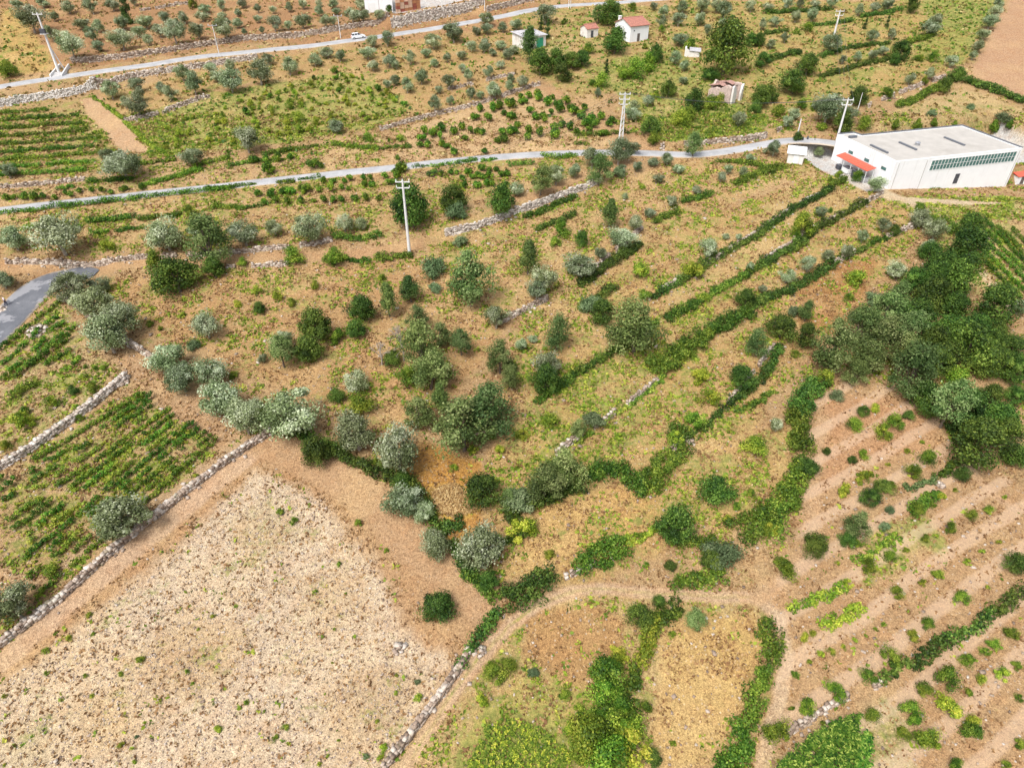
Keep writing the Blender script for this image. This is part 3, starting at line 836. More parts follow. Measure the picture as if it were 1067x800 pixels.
# ------------------------------------------------------------------ where every plant stands, read off 16 views of the photograph
# letter, then x y width [height] of the crown in that view's own scale
TREES = {
(0, 0): """O 65 15 50;O 120 75 105;O 215 60 50;O 208 128 80;O 285 180 112;O 275 20 65;O 170 5 50;O 375 25 60;O 460 15 55;O 548 5 40;O 335 88 60;O 400 105 52;O 375 140 60;O 400 185 55;O 495 155 92;O 505 92 60;O 568 120 60;O 597 85 60;O 655 125 55;O 715 130 92;O 733 100 40;O 675 70 50;O 757 72 48;O 610 165 42;O 812 122 72;O 830 62 50;O 840 30 50;O 912 22 45;O 912 60 36;O 925 118 82;O 975 92 42;O 1005 128 26;O 995 8 45;O 980 50 32;O 355 0 40;C 513 40 50;B 788 18 42;B 30 290 75;B 20 270 50;
O 452 370 72;O 555 345 66;O 560 425 95;O 512 420 50;O 570 385 60;O 695 385 62;O 660 350 52;O 750 300 62;O 795 345 82;O 865 280 55;O 945 330 92;O 890 310 50;O 945 268 50;O 500 660 150;O 25 690 85;O 785 630 100;O 1015 575 100;O 440 640 60""",
(265, 0): """O 15 35 35;O 15 75 35;O 80 95 62;O 75 40 30;O 140 30 36;O 140 105 36;O 195 80 66;O 200 15 42;O 265 10 32;O 268 45 42;O 290 80 56;O 325 10 46;O 325 80 46;O 335 42 36;O 400 50 76;O 445 55 56;O 445 15 60;O 515 55 50;D 553 35 34;O 30 125 26;
O 20 300 92;O 140 258 92;O 247 240 62;O 55 240 50;O 300 205 60;O 352 230 46;O 465 210 60;O 488 265 50;O 555 245 60;O 585 265 40;O 643 238 52;O 545 160 56;O 490 170 50;O 735 165 70;O 820 125 90;O 705 212 46;O 742 255 40;O 795 235 40;O 852 222 46;O 895 188 50;O 945 188 56;O 915 128 36;O 958 115 46;O 955 75 60;O 1025 112 40;O 980 212 36;O 1015 178 50;O 1045 220 46;O 1015 262 40;O 965 295 50;O 878 310 46;O 855 280 40;O 803 327 60;O 760 367 36;O 688 315 60;O 628 350 62;O 580 330 40;O 547 342 40;O 742 428 60;O 805 412 40;O 890 385 46;O 930 388 40;O 988 365 70;O 1050 355 40;O 1055 318 40;B 240 408 22;B 187 485 46;O 342 515 60;B 465 565 48;B 600 565 42;B 590 650 28;B 330 292 32;D 245 320 20""",
(530, 0): """O 150 48 92;O 32 95 52;P 85 185 76;C 130 100 22;C 158 128 28;B 230 88 32;G 372 55 56;D 420 45 112;O 425 65 32;D 440 170 104;B 330 195 58;D 130 265 92;D 215 300 72;D 200 250 80;D 260 250 72;D 300 240 62;O 60 335 50;O 20 200 42;B 345 340 42;B 385 335 62;C 402 285 22;O 368 382 36;B 470 300 62;B 525 285 92;B 575 260 84;D 610 225 70;B 560 190 28;D 660 365 72;B 610 390 42;O 575 415 42;O 520 430 56;O 505 465 66;D 590 515 78;O 720 325 42;O 725 270 42;O 690 240 52;O 710 155 60;B 750 190 60;O 630 90 46;O 700 75 60;O 790 75 52;O 820 120 42;O 880 85 32;O 640 45 50;O 720 20 60;O 800 20 60;B 510 25 42;O 600 20 42;B 630 120 32;O 860 20 60;O 890 40 70;D 925 110 62;O 1000 20 52;D 1000 160 62;O 1045 100 42;D 1030 165 52;D 1050 245 62;D 895 215 185;D 840 300 62;D 760 415 82;B 700 490 72;B 740 470 72;Y 870 410 60;B 830 430 62;D 1035 400 82;O 950 490 60;D 1020 440 52;B 600 570 62;
G 765 605 62;O 455 620 112;O 515 605 62;O 345 650 82;G 375 700 95;O 595 660 46;O 655 655 56;O 705 690 52;O 530 680 50;O 470 700 50;O 620 730 46;O 275 700 62;O 195 720 82;G 130 745 92;O 35 770 72;B 550 770 26;O 875 730 46;O 905 695 42;O 970 705 46;O 995 645 50;O 1055 620 26;O 775 775 46;S 450 710 60""",
(797, 0): """O 15 20 42;O 95 15 50;O 150 10 42;O 210 10 42;O 275 10 42;O 47 82 52;O 130 68 46;O 197 62 52;O 390 40 46;O 455 25 46;O 510 15 46;O 25 180 42;O 85 155 42;O 447 145 52;O 528 142 42;O 275 178 76;O 385 228 46;O 450 215 52;O 492 205 42;O 320 245 36;O 600 318 56;O 680 298 52;B 697 240 46;O 772 252 50;B 630 240 32;C 415 98 20;C 505 92 18;B 180 115 42;B 130 128 28;O 685 105 72;O 710 75 62;O 950 50 62;O 965 15 52;O 930 90 52;O 905 135 52;O 880 190 52;O 860 225 42;D 610 20 62;D 180 260 104;D 125 330 112;D 560 205 82;D 20 390 66;D 800 300 64;D 540 250 42;D 740 350 62;B 660 335 40;
O 95 495 62;O 125 465 52;O 260 445 122;O 345 460 82;D 385 400 72;B 235 520 46;D 320 515 82;B 408 512 56;K 545 515 40;K 630 515 42;K 697 507 32;K 942 525 42;K 1012 512 32;B 780 510 26;O 40 608 72;O 225 620 52;D 135 565 36;D 310 590 46;O 460 755 72;B 380 725 56;B 310 715 42;B 268 742 26;S 990 480 62;B 60 455 60;B 150 430 50;B 205 440 40;B 500 380 60;B 640 240 36;S 690 465 40;S 850 440 30""",
(0, 200): """O 45 175 132;O 240 180 162;O 680 172 142;O 845 150 132;G 860 215 150;O 1000 160 122;O 5 355 90;O 290 380 145;O 400 375 85;O 385 450 160;O 490 530 142;O 440 585 172;O 680 670 152;O 865 730 142;O 745 765 132;O 845 540 132;B 640 300 100;D 720 340 175;D 880 320 82;B 785 85 60;B 1000 290 42;Y 970 460 42;Y 750 505 36;S 795 630 52;B 425 725 28;B 390 725 26;B 350 718 22;Y 345 760 36;Y 960 750 40;Y 440 225 60;B 615 545 30;B 660 560 26""",
(265, 200): """O 80 140 82;O 230 140 132;O 370 125 82;O 443 130 52;O 995 515 102;O 35 680 52;O 410 765 112;B 155 255 92;B 335 265 92;D 650 70 165;D 820 25 112;D 1015 30 122;S 830 80 90;S 735 310 112;S 850 205 62;P 640 390 82;P 550 450 82;G 890 350 172;G 675 520 82;D 250 555 132;D 215 645 112;D 440 490 104;D 420 560 92;B 345 590 82;G 110 665 102;O 115 600 92;G 690 660 150;G 720 730 150;D 570 680 82;G 850 620 92;G 770 590 82;B 630 760 100;B 10 400 52;D 20 475 54;Y 95 430 52;B 150 455 42;Y 245 380 48;G 1010 690 104;B 525 350 40;S 740 390 60;G 1050 760 90""",
(530, 200): """P 420 80 80;O 480 15 32;O 670 30 60;O 585 80 56;O 522 125 60;O 470 180 104;O 300 290 132;O 380 245 62;O 150 355 120;O 115 400 90;P 80 275 82;D 300 195 62;B 215 150 80;B 190 205 50;G 530 540 205;D 390 490 110;S 340 460 90;G 200 585 112;O 50 620 62;O 165 700 112;O 100 600 42;D 150 775 120;D 10 720 54;O 820 235 82;O 895 180 32;O 945 185 32;B 800 430 56;D 975 450 82;O 1000 310 42;O 1045 400 32;G 1030 630 82;D 970 755 112;Y 790 755 90;Y 755 320 100;Y 540 320 80;B 555 420 50""",
(797, 200): """O 650 105 82;O 705 155 82;O 675 230 62;O 550 310 92;D 620 360 112;D 850 130 112;D 850 230 152;D 745 290 122;D 800 370 152;G 560 420 100;G 500 500 142;G 400 560 142;G 290 650 162;G 470 620 152;G 620 740 172;D 760 570 172;D 850 640 182;D 700 430 152;D 940 470 152;D 880 560 130;D 1030 640 112;D 1040 730 122;O 1050 470 72;G 600 560 104;G 370 740 92;B 800 770 104;B 250 770 82;D 70 555 112;P 175 490 56;D 170 590 92;B 150 140 104;B 130 180 42;O 495 138 62;D 540 150 52;O 405 183 56;O 335 243 62;O 260 260 52;O 180 300 62;O 92 345 62;O 230 80 52;B 270 78 22;Y 390 360 90;S 120 495 52;S 460 440 72;S 380 510 62;B 125 665 40;Y 345 430 50;D 680 620 130;G 560 680 120;D 950 560 110;B 640 62 50;D 560 520 130;D 640 480 130;D 740 660 140;D 700 710 120;D 960 620 110;D 780 470 120;G 430 690 110;D 690 240 90;D 900 700 130;D 980 720 110;D 700 360 120""",
(0, 400): """O 485 535 232;O 895 55 152;O 1010 145 140;O 1045 90 62;Y 210 75 72;Y 85 150 104;Y 20 250 62;B 385 15 52;Y 310 95 36;D 300 25 42;B 330 140 36;Y 215 760 80;Y 805 378 30;B 100 110 50""",
(265, 400): """O 165 105 242;O 420 205 165;O 590 285 192;O 620 480 140;O 690 520 100;O 745 665 122;O 930 670 192;D 250 270 132;B 440 80 110;D 340 40 72;G 670 115 122;P 770 60 95;G 860 170 200;G 960 90 200;D 940 430 162;B 385 240 80;D 610 390 92;G 1045 470 70;Y 105 525 36;B 160 565 34;Y 430 570 40;B 350 740 28;Y 545 685 24;Y 820 345 40;Y 900 270 50;Y 1010 270 50;B 975 215 40;Y 500 320 40""",
(530, 400): """G 240 330 152;G 150 400 150;S 50 470 122;G 290 180 72;S 350 140 92;D 860 445 142;D 690 580 172;S 880 690 150;D 670 745 50;B 1020 250 112;B 770 150 72;Y 830 50 100;Y 180 150 90;Y 50 200 60;Y 455 215 36;B 565 745 30;Y 690 210 70;B 940 500 40;Y 1000 450 46;Y 900 550 40;Y 60 600 110;Y 170 700 50;D 830 720 80""",
(797, 400): """D 180 340 84;O 50 170 62;D 205 655 112;B 80 745 122;B 365 165 62;D 405 115 42;Y 450 95 42;B 540 150 84;B 495 195 70;D 595 125 46;B 405 285 62;D 360 310 36;D 255 275 36;Y 330 440 60;Y 415 380 62;D 430 470 76;D 490 415 72;B 525 410 50;B 615 360 82;B 675 310 72;B 630 515 82;Y 725 460 50;B 690 490 42;Y 785 435 26;G 375 580 100;D 345 640 70;Y 375 650 66;S 495 590 50;B 855 540 60;B 925 510 60;B 765 590 66;B 660 630 50;Y 705 625 32;B 520 705 72;Y 580 680 36;B 425 745 90;Y 840 730 42;Y 895 690 36;Y 965 650 32;B 720 780 60;D 1035 735 92;S 300 45 52;Y 990 465 28;D 815 375 60;G 760 100 150;D 850 100 132;D 700 90 110;D 820 180 110;D 930 50 100;D 1000 210 110;D 960 140 152;D 890 250 182;D 1040 290 104;D 650 50 122;D 1030 40 84;Y 510 330 28;Y 590 275 30;Y 650 240 26;Y 300 735 28;S 515 520 40;Y 20 590 90;Y 470 620 30""",
(0, 600): """O 55 115 185;B 190 395 36;B 495 690 52;B 890 630 58;B 875 160 42;B 185 300 52;Y 365 155 46;B 570 335 66;B 790 440 32;Y 350 405 42;B 490 400 40;Y 375 490 36;B 130 655 26;Y 548 765 36;Y 970 120 28;B 380 235 36;Y 15 490 40;B 15 775 24;Y 660 510 30;B 815 215 28;Y 840 325 24;B 1010 515 46;B 280 250 50;Y 770 390 40;S 560 660 30""",
(265, 600): """D 755 115 132;B 675 500 38;Y 125 615 56;Y 85 660 50;Y 140 685 30;Y 530 705 62;S 460 740 46;B 250 60 42;B 930 505 66;B 1000 395 100;B 1050 370 70;Y 580 475 36;B 415 245 30;B 320 355 20;B 290 482 20;Y 345 675 30;Y 265 770 36;Y 300 735 30;D 965 20 90;Y 330 215 30;S 670 435 26;Y 585 408 28;Y 520 745 60;Y 40 555 28;B 375 70 24;Y 505 595 34""",
(530, 600): """D 540 160 130;D 620 105 52;B 420 380 170;B 400 470 120;B 330 650 190;B 380 560 120;B 480 600 160;Y 510 680 170;B 420 730 190;B 450 530 110;G 765 175 80;D 590 745 80;B 230 490 50;B 290 550 50;B 675 240 30;Y 675 690 32;S 100 400 50;Y 440 320 90;B 560 540 60;Y 250 620 60;B 300 720 120""",
(797, 600): """B 435 400 84;B 525 325 100;B 300 470 118;B 180 530 92;B 60 630 132;B 440 565 84;B 600 540 112;B 620 600 80;B 750 410 132;B 660 460 82;Y 760 530 132;B 835 335 82;B 910 305 52;B 950 275 62;B 1025 235 72;Y 900 425 60;Y 840 480 50;Y 985 400 72;Y 1040 365 52;B 865 635 120;Y 870 600 80;B 680 670 122;B 785 765 86;B 1050 500 42;B 1055 690 52;Y 610 240 76;B 675 190 76;B 810 85 76;B 550 65 72;Y 160 245 52;Y 205 235 42;Y 345 25 62;Y 185 355 32;Y 230 320 46;Y 275 305 42;Y 325 290 32;Y 370 262 32;Y 415 245 22;Y 455 215 22;Y 490 195 32;B 130 405 46;Y 650 25 42;Y 920 45 28;B 110 545 36;B 430 650 50;B 575 640 80;Y 350 385 20;B 1000 780 60;B 240 600 30""",
}
# hedges and bramble banks along the terraces: leaf letter, width m, height m, points in the photograph
HEDGES = [
 ('Y',.9,.9,[(97,101),(120,118),(150,146),(175,164)]),('V',1.2,1.2,[(203,175),(220,170),(238,165)]),('V',1.3,1.2,[(150,194),(180,186),(210,177)]),
 ('V',1.3,1.1,[(93,190),(115,189),(137,188)]),('V',1.2,1.1,[(145,172),(165,170),(182,167)]),('V',1.1,1.0,[(61,198),(76,195)]),('V',1.0,1.0,[(238,174),(268,168)]),('V',1.0,1.0,[(215,199),(240,196),(266,193)]),
 ('V',1.2,1.2,[(275,162),(300,158),(331,153)]),('V',1.3,1.2,[(348,151),(365,154),(399,156)]),('V',1.2,1.2,[(402,155),(427,153)]),('V',1.0,1.0,[(262,169),(285,167),(308,164)]),
 ('V',1.0,1.1,[(290,191),(305,190)]),('V',1.0,1.1,[(313,188),(332,186)]),('V',1.1,1.1,[(410,179),(422,178)]),('V',1.0,1.1,[(432,175),(445,174)]),('V',1.1,1.3,[(450,174),(475,171),(496,168)]),('V',1.0,1.1,[(503,169),(518,167)]),
 ('V',1.1,1.2,[(600,142),(630,141),(654,139)]),('V',1.0,1.1,[(600,151),(612,151)]),('V',1.2,1.3,[(565,163),(580,166),(600,163)]),('V',1.0,1.2,[(530,173),(555,172)]),
 ('V',1.1,1.3,[(0,223),(40,219),(85,214),(130,209),(180,203),(238,197)]),('V',1.2,1.2,[(94,232),(118,230),(141,227)]),('V',1.2,1.2,[(146,229),(165,227),(186,226)]),('V',1.1,1.1,[(97,244),(113,242)]),('V',1.1,1.1,[(122,241),(149,238)]),('V',1.0,1.1,[(28,238),(55,238),(85,237)]),
 ('V',1.2,1.3,[(224,217),(238,218),(255,217)]),('V',1.1,1.1,[(258,217),(280,213)]),('B',1.4,1.3,[(349,247),(370,250),(396,247)]),('B',1.4,1.0,[(363,273),(384,272)]),('B',1.6,1.2,[(394,268),(412,270),(427,268)]),
 ('D',2.0,1.4,[(603,297),(630,280),(648,268),(666,255)]),('B',1.6,1.3,[(682,233),(692,228),(705,222)]),('B',1.3,1.1,[(712,212),(730,207),(740,204)]),
 ('D',1.5,1.3,[(707,296),(737,276),(752,266)]),('D',1.5,1.2,[(755,264),(780,252),(800,238)]),('D',1.2,1.1,[(678,311),(692,304)]),('B',1.8,1.2,[(695,332),(710,325),(724,318)]),('B',1.4,1.2,[(745,304),(760,297),(776,290)]),('D',1.2,1.1,[(792,277),(801,271)]),
 ('B',3.4,1.9,[(680,387),(700,375),(715,366),(732,357)]),('B',2.8,1.7,[(742,347),(760,338),(780,328)]),('D',1.6,1.3,[(788,316),(801,310)]),('B',1.5,1.2,[(593,394),(618,380),(641,365)]),
 ('D',1.9,1.3,[(797,314),(820,305),(845,290),(868,275)]),('D',1.7,1.3,[(797,277),(815,265),(835,254)]),('D',1.2,1.2,[(852,238),(880,224),(901,212)]),('D',1.2,1.2,[(797,238),(808,231)]),('D',1.2,1.2,[(821,222),(845,210),(866,199)]),('B',1.5,1.0,[(828,262),(845,240)]),
 ('D',2.0,1.5,[(346,472),(370,485),(400,495),(428,503)]),('D',1.8,1.4,[(268,428),(285,440),(300,449)]),('D',1.6,1.3,[(440,530),(455,545),(465,555)]),('D',1.6,1.3,[(465,552),(480,545)]),('D',1.5,1.2,[(470,568),(480,585),(490,600)]),
 ('B',1.2,1.3,[(13,416),(24,408),(36,401)]),
 ('D',2.6,1.6,[(528,540),(560,525),(585,513),(605,505)]),('B',2.6,1.3,[(614,499),(640,489),(655,497),(672,511)]),('B',2.6,1.3,[(674,510),(690,487),(712,466)]),('D',1.4,1.2,[(714,462),(728,449),(736,443)]),('Y',1.4,.9,[(655,564),(672,558),(690,551)]),
 ('B',2.4,1.3,[(601,592),(625,580),(650,570)]),('B',1.6,1.1,[(706,566),(725,569),(742,564)]),('B',3.0,1.6,[(768,557),(785,547),(800,536)]),('D',1.4,1.2,[(775,409),(790,398),(800,386)]),('B',2.0,1.2,[(700,453),(712,448)]),
 ('D',3.4,1.8,[(850,402),(838,418),(829,434)]),('B',3.4,1.8,[(828,436),(833,455),(836,472)]),('B',3.2,1.6,[(836,484),(826,508),(815,527)]),('B',3.0,1.5,[(812,530),(803,545),(798,555)]),
 ('B',1.0,.9,[(974,497),(985,490),(995,483)]),('G',1.3,.9,[(946,510),(960,506),(975,500)]),('Y',1.2,.7,[(873,515),(882,508)]),('Y',1.1,.6,[(893,500),(908,494)]),('B',1.5,.9,[(948,533),(965,522),(978,515)]),
 ('D',1.3,1.2,[(480,690),(495,668),(518,638)]),('D',2.4,1.7,[(527,626),(548,622),(575,605)]),('B',1.8,1.2,[(703,610),(725,606),(752,602)]),('B',1.8,1.3,[(706,632),(690,645),(678,660)]),('Y',2.0,1.6,[(680,652),(672,680),(665,700)]),('B',2.0,1.5,[(664,702),(655,720),(650,735)]),
 ('B',2.0,1.4,[(797,650),(806,672),(800,690)]),('B',2.0,1.5,[(795,700),(785,730),(775,755)]),('B',2.2,1.4,[(772,760),(765,780),(757,810)]),
 ('D',1.3,1.2,[(1070,617),(1050,628),(1035,638)]),('D',1.3,1.1,[(1034,640),(1015,655),(985,670)]),('D',1.5,1.1,[(984,671),(965,684),(945,692)]),('D',1.1,.8,[(944,693),(930,702),(920,711)]),
 ('Y',1.4,.9,[(826,636),(845,628),(862,618),(878,612)]),('Y',1.4,.9,[(857,653),(875,643),(896,633)]),
 ('D',1.5,1.2,[(797,14),(830,13),(864,11)]),('D',1.3,1.1,[(797,36),(820,33)]),('D',1.4,1.2,[(840,28),(865,26),(888,23)]),('D',1.4,1.2,[(898,19),(920,15),(939,11)]),('D',2.0,1.6,[(797,66),(815,60),(832,55)]),('D',1.6,1.2,[(855,60),(878,52)]),('D',1.5,1.3,[(883,52),(910,48),(925,46)]),('B',1.8,1.4,[(946,46),(960,42),(972,36)]),('D',1.6,1.3,[(855,81),(890,71),(931,62)]),
 ('D',2.2,1.6,[(1007,86),(1030,95),(1068,109)]),('B',2.0,1.5,[(935,112),(960,102),(980,92)]),('D',1.8,1.4,[(980,92),(990,86),(1000,82)]),('B',1.2,1.0,[(746,170),(770,169),(800,176)]),('B',1.8,1.2,[(766,192),(785,184),(798,177)]),('B',1.8,1.1,[(800,180),(815,174)]),
 ('B',1.5,1.0,[(866,196),(880,188)]),('V',1.4,.8,[(966,226),(980,234),(995,242)]),
]
HEDGES += [('D',1.8,1.4,[(300,449),(322,460),(346,472)]),('D',1.6,1.3,[(428,503),(436,514),(442,530)]),('H',1.4,1.2,[(486,598),(500,612),(516,626)]),('D',1.3,1.1,[(236,424),(252,432),(268,436)]),('D',1.1,1.1,[(690,305),(708,295)]),('D',1.1,1.0,[(750,267),(757,263)]),('D',1.1,1.1,[(798,239),(810,230),(823,221)]),('B',1.2,1.0,[(722,319),(735,311),(747,303)]),('B',1.2,1.0,[(774,291),(784,283),(794,276)]),
 ('D',1.1,1.0,[(834,255),(843,246),(853,237)]),('B',1.4,1.2,[(730,358),(737,352),(744,346)]),('D',1.3,1.2,[(779,329),(784,321),(790,315)]),('D',.9,.9,[(868,276),(885,267),(900,259)]),('B',.9,.8,[(905,257),(920,250),(934,243)]),
 ('D',1.0,.9,[(735,444),(755,426),(776,408)]),('D',1.0,1.0,[(799,387),(807,374),(812,362)]),('L',1.1,.8,[(600,462),(625,443),(650,426)]),('L',1.2,.8,[(655,424),(675,408),(692,392)]),('B',1.3,.9,[(560,420),(580,405),(596,393)]),('B',1.2,.9,[(640,366),(660,352),(682,338)]),
 ('L',1.2,.7,[(770,430),(790,420),(805,408)]),('B',2.2,1.4,[(655,735),(648,760),(645,800)]),('B',2.2,1.5,[(640,735),(632,765),(625,800)]),('D',1.6,1.1,[(640,300),(622,310),(605,322)]),('B',1.2,.8,[(515,575),(530,565),(548,556)]),
 ('L',1.2,.8,[(893,585),(915,572),(935,560)]),('D',1.4,1.0,[(560,240),(580,232),(598,224)]),('B',1.2,.9,[(548,228),(575,216),(600,206)])]
# rows of vines: leaf letter, start, end, share of gaps
def fan(a0, b0, a1, b1, n):
    """n lines spread between line a0-b0 and line a1-b1"""
    return [((a0[0] + (a1[0]-a0[0]) * i / (n-1), a0[1] + (a1[1]-a0[1]) * i / (n-1)), (b0[0] + (b1[0]-b0[0]) * i / (n-1), b0[1] + (b1[1]-b0[1]) * i / (n-1))) for i in range(n)]
VINES = []
xr = [50, 80, 88, 92, 104, 100, 119, 100, 88]
for i in range(9): VINES.append(('V', (-4, 119 + 8.2 * i), (xr[i], 119 + 8.2 * i - .075 * xr[i]), .22 + .03 * i, 'top left vineyard'))
lowv = fan((0,502), (152,411), (40,622), (226,459), 13)
for i, (a, b_) in enumerate(lowv): VINES.append(('V' if i % 4 != 3 else 'L', a, b_, (.18, .30, .36, .42)[i % 4], 'lower left vineyard'))
for i, (a, b_) in enumerate([((0,366),(30,342)),((39,334),(67,312)),((2,381),(60,331)),((10,389),(67,337)),((20,391),(78,341)),((33,382),(87,344)),((48,382),(73,366)),((-3,398),(20,392)),((68,388),(82,377))]):
    VINES.append(('V', a, b_, .18, 'upper left vineyard by the grey road'))
for a, b_ in [((1026,275),(1062,312)),((1026,264),(1070,309)),((1029,254),(1072,298)),((1028,243),(1072,288)),((1026,231),(1072,279)),((1040,238),(1072,271)),((1055,240),(1072,258)),((983,228),(1000,245)),((972,228),(990,246))]:
    VINES.append(('V', a, b_, .14, 'vineyard beside the dark wood'))
# ------------------------------------------------------------------ words that single things out
ZONES = [
 ((0,0,76,84), 'beside the tall pole at top left'),
 ((76,0,160,60), 'right of the tall top left pole'),
 ((160,0,268,60), 'on the brown slope above the upper road'),
 ((268,0,350,40), 'above the road left of the white car'),
 ((350,0,412,32), 'beside the white depot at the top'),
 ((0,60,135,125), 'under the whitish wall at left'),
 ((135,60,200,125), 'just below the upper road at left'),
 ((200,60,268,100), 'below the road, left of the yellow vineyard'),
 ((268,40,400,76), 'between the white car and yellow vineyard'),
 ((160,85,430,160), 'in and around the yellow vineyard'),
 ((400,20,470,125), 'on the slope right of yellow vineyard'),
 ((470,20,512,125), 'on the slope left of the shed'),
 ((510,0,575,95), 'near the shed with the green door'),
 ((575,0,640,100), 'near the small red roofed hut'),
 ((640,0,700,70), 'near the white red roofed house'),
 ((640,70,706,110), 'below the white red roofed house'),
 ((700,0,770,35), 'at the top right of the house'),
 ((700,35,800,90), 'above the roofless ruin'),
 ((690,90,800,165), 'around and below the ruin'),
 ((640,100,700,150), 'in the hollow left of the ruin'),
 ((770,0,870,40), 'on the upper right terraces'),
 ((797,40,860,105), 'on the terraces left of the far pole'),
 ((860,0,960,60), 'on the terraces right of the far pole'),
 ((860,60,1010,105), 'on the slope behind the warehouse'),
 ((960,0,1067,60), 'beside the bare field at top right'),
 ((800,95,906,140), 'beside the pole at the warehouse yard'),
 ((900,110,1067,150), 'along the back of the warehouse'),
 ((800,140,930,200), 'around the kiosk and red canopy'),
 ((0,150,270,202), 'above the middle road at left'),
 ((530,140,600,215), 'under the middle road left of centre'),
 ((600,140,690,205), 'at the foot of the lattice pole'),
 ((690,150,820,215), 'under the middle road near the ruin'),
 ((0,202,160,262), 'in the left row above the grey road'),
 ((160,202,420,262), 'in the row left of the white pole'),
 ((405,195,560,262), 'right of the tall white pole'),
 ((0,262,80,330), 'beside the grey road bend'),
 ((50,270,160,372), 'right of the grey road bend'),
 ((120,255,260,330), 'along the dirt track at left'),
 ((260,255,380,300), 'along the dirt track left of the pole'),
 ((140,330,280,450), 'in the olive line above the bare field'),
 ((180,300,300,400), 'on the dry slope at left'),
 ((300,290,400,400), 'in the dark clump left of centre'),
 ((370,262,470,330), 'just below the tall white pole'),
 ((395,330,480,415), 'round the bare branches left of centre'),
 ((465,255,560,350), 'on the dry slope right of the pole'),
 ((560,200,640,290), 'on the slope under the pale terrace wall'),
 ((530,270,620,350), 'along the terrace wall in the middle'),
 ((640,195,720,260), 'between the terraces above centre'),
 ((600,290,720,345), 'near the big loose tree in the middle'),
 ((530,330,620,415), 'left of the big loose tree'),
 ((715,200,800,300), 'on the diagonal terraces above centre'),
 ((620,340,800,415), 'on the diagonal terraces below centre'),
 ((797,200,870,270), 'on the terraces left of cream track'),
 ((870,200,965,290), 'on the terraces under the warehouse'),
 ((797,270,880,345), 'left of the dark wood'),
 ((797,345,860,420), 'at the left foot of dark wood'),
 ((860,270,960,345), 'at the upper edge of dark wood'),
 ((960,215,1067,300), 'in the top of the dark wood'),
 ((860,345,960,470), 'in the left half of dark wood'),
 ((960,300,1067,500), 'in the right half of dark wood'),
 ((0,390,100,480), 'above the whitish rubble wall at left'),
 ((0,480,240,600), 'in the lower left vineyard'),
 ((0,600,60,680), 'at the left edge below the vineyard'),
 ((60,590,250,700), 'on the upper part of stubble field'),
 ((0,680,130,800), 'on the left part of stubble field'),
 ((130,690,290,800), 'on the lower part of stubble field'),
 ((250,480,480,680), 'on the right part of stubble field'),
 ((280,660,430,800), 'on the lower right of stubble field'),
 ((260,395,420,490), 'along the top of the bare earth'),
 ((370,400,470,530), 'in the gap right of silver olives'),
 ((380,480,540,620), 'at the corner by the bare earth'),
 ((420,395,540,480), 'in the loose grove left of centre'),
 ((480,480,600,560), 'in the grey thicket below centre'),
 ((540,400,660,500), 'on the grassy slope at centre'),
 ((600,500,720,610), 'by the bend above the earth path'),
 ((640,400,850,500), 'on the dry terraces right of centre'),
 ((700,500,850,620), 'by the green bank below right centre'),
 ((850,400,930,510), 'in the upper left of the orchard'),
 ((930,400,1067,510), 'in the upper right of the orchard'),
 ((840,510,930,560), 'in the left middle of the orchard'),
 ((840,560,930,600), 'in the left of the orchard centre'),
 ((930,510,1067,610), 'in the right middle of the orchard'),
 ((440,640,560,800), 'beside the path right of stubble field'),
 ((540,600,640,800), 'in the thicket at the bottom'),
 ((640,600,760,800), 'right of the bottom thicket'),
 ((780,600,930,680), 'in the lower left of the orchard'),
 ((930,600,1067,690), 'in the lower right of the orchard'),
 ((780,680,920,800), 'around the maize patch'),
 ((920,680,1000,800), 'right of the maize patch'),
 ((990,670,1067,800), 'in the bottom right corner'),
]
ORD = 'first second third fourth fifth sixth seventh eighth ninth tenth eleventh twelfth'.split()
NUM = 'zero one two three four five six seven eight nine ten eleven twelve'.split()
def zone_of(px, py):
    for (x0, y0, x1, y1), ph in ZONES:
        if x0 <= px < x1 and y0 <= py < y1: return ph
    best = min(ZONES, key=lambda z: math.hypot(px - (z[0][0] + z[0][2]) / 2, py - (z[0][1] + z[0][3]) / 2))
    return best[1]
LOOK = {'O': ('silvery olive', 'silvery olives'), 'D': ('dark tree', 'dark trees'), 'G': ('pale green tree', 'pale green trees'),
        'P': ('narrow tree', 'narrow trees'), 'C': ('dark cypress', 'dark cypresses'), 'B': ('green bush', 'green bushes'),
        'Y': ('yellowish shrub', 'yellowish shrubs'), 'S': ('greyish shrub', 'greyish shrubs'), 'K': ('conical shrub', 'conical shrubs'),
        'H': ('leafy hedge', 'leafy hedges')}
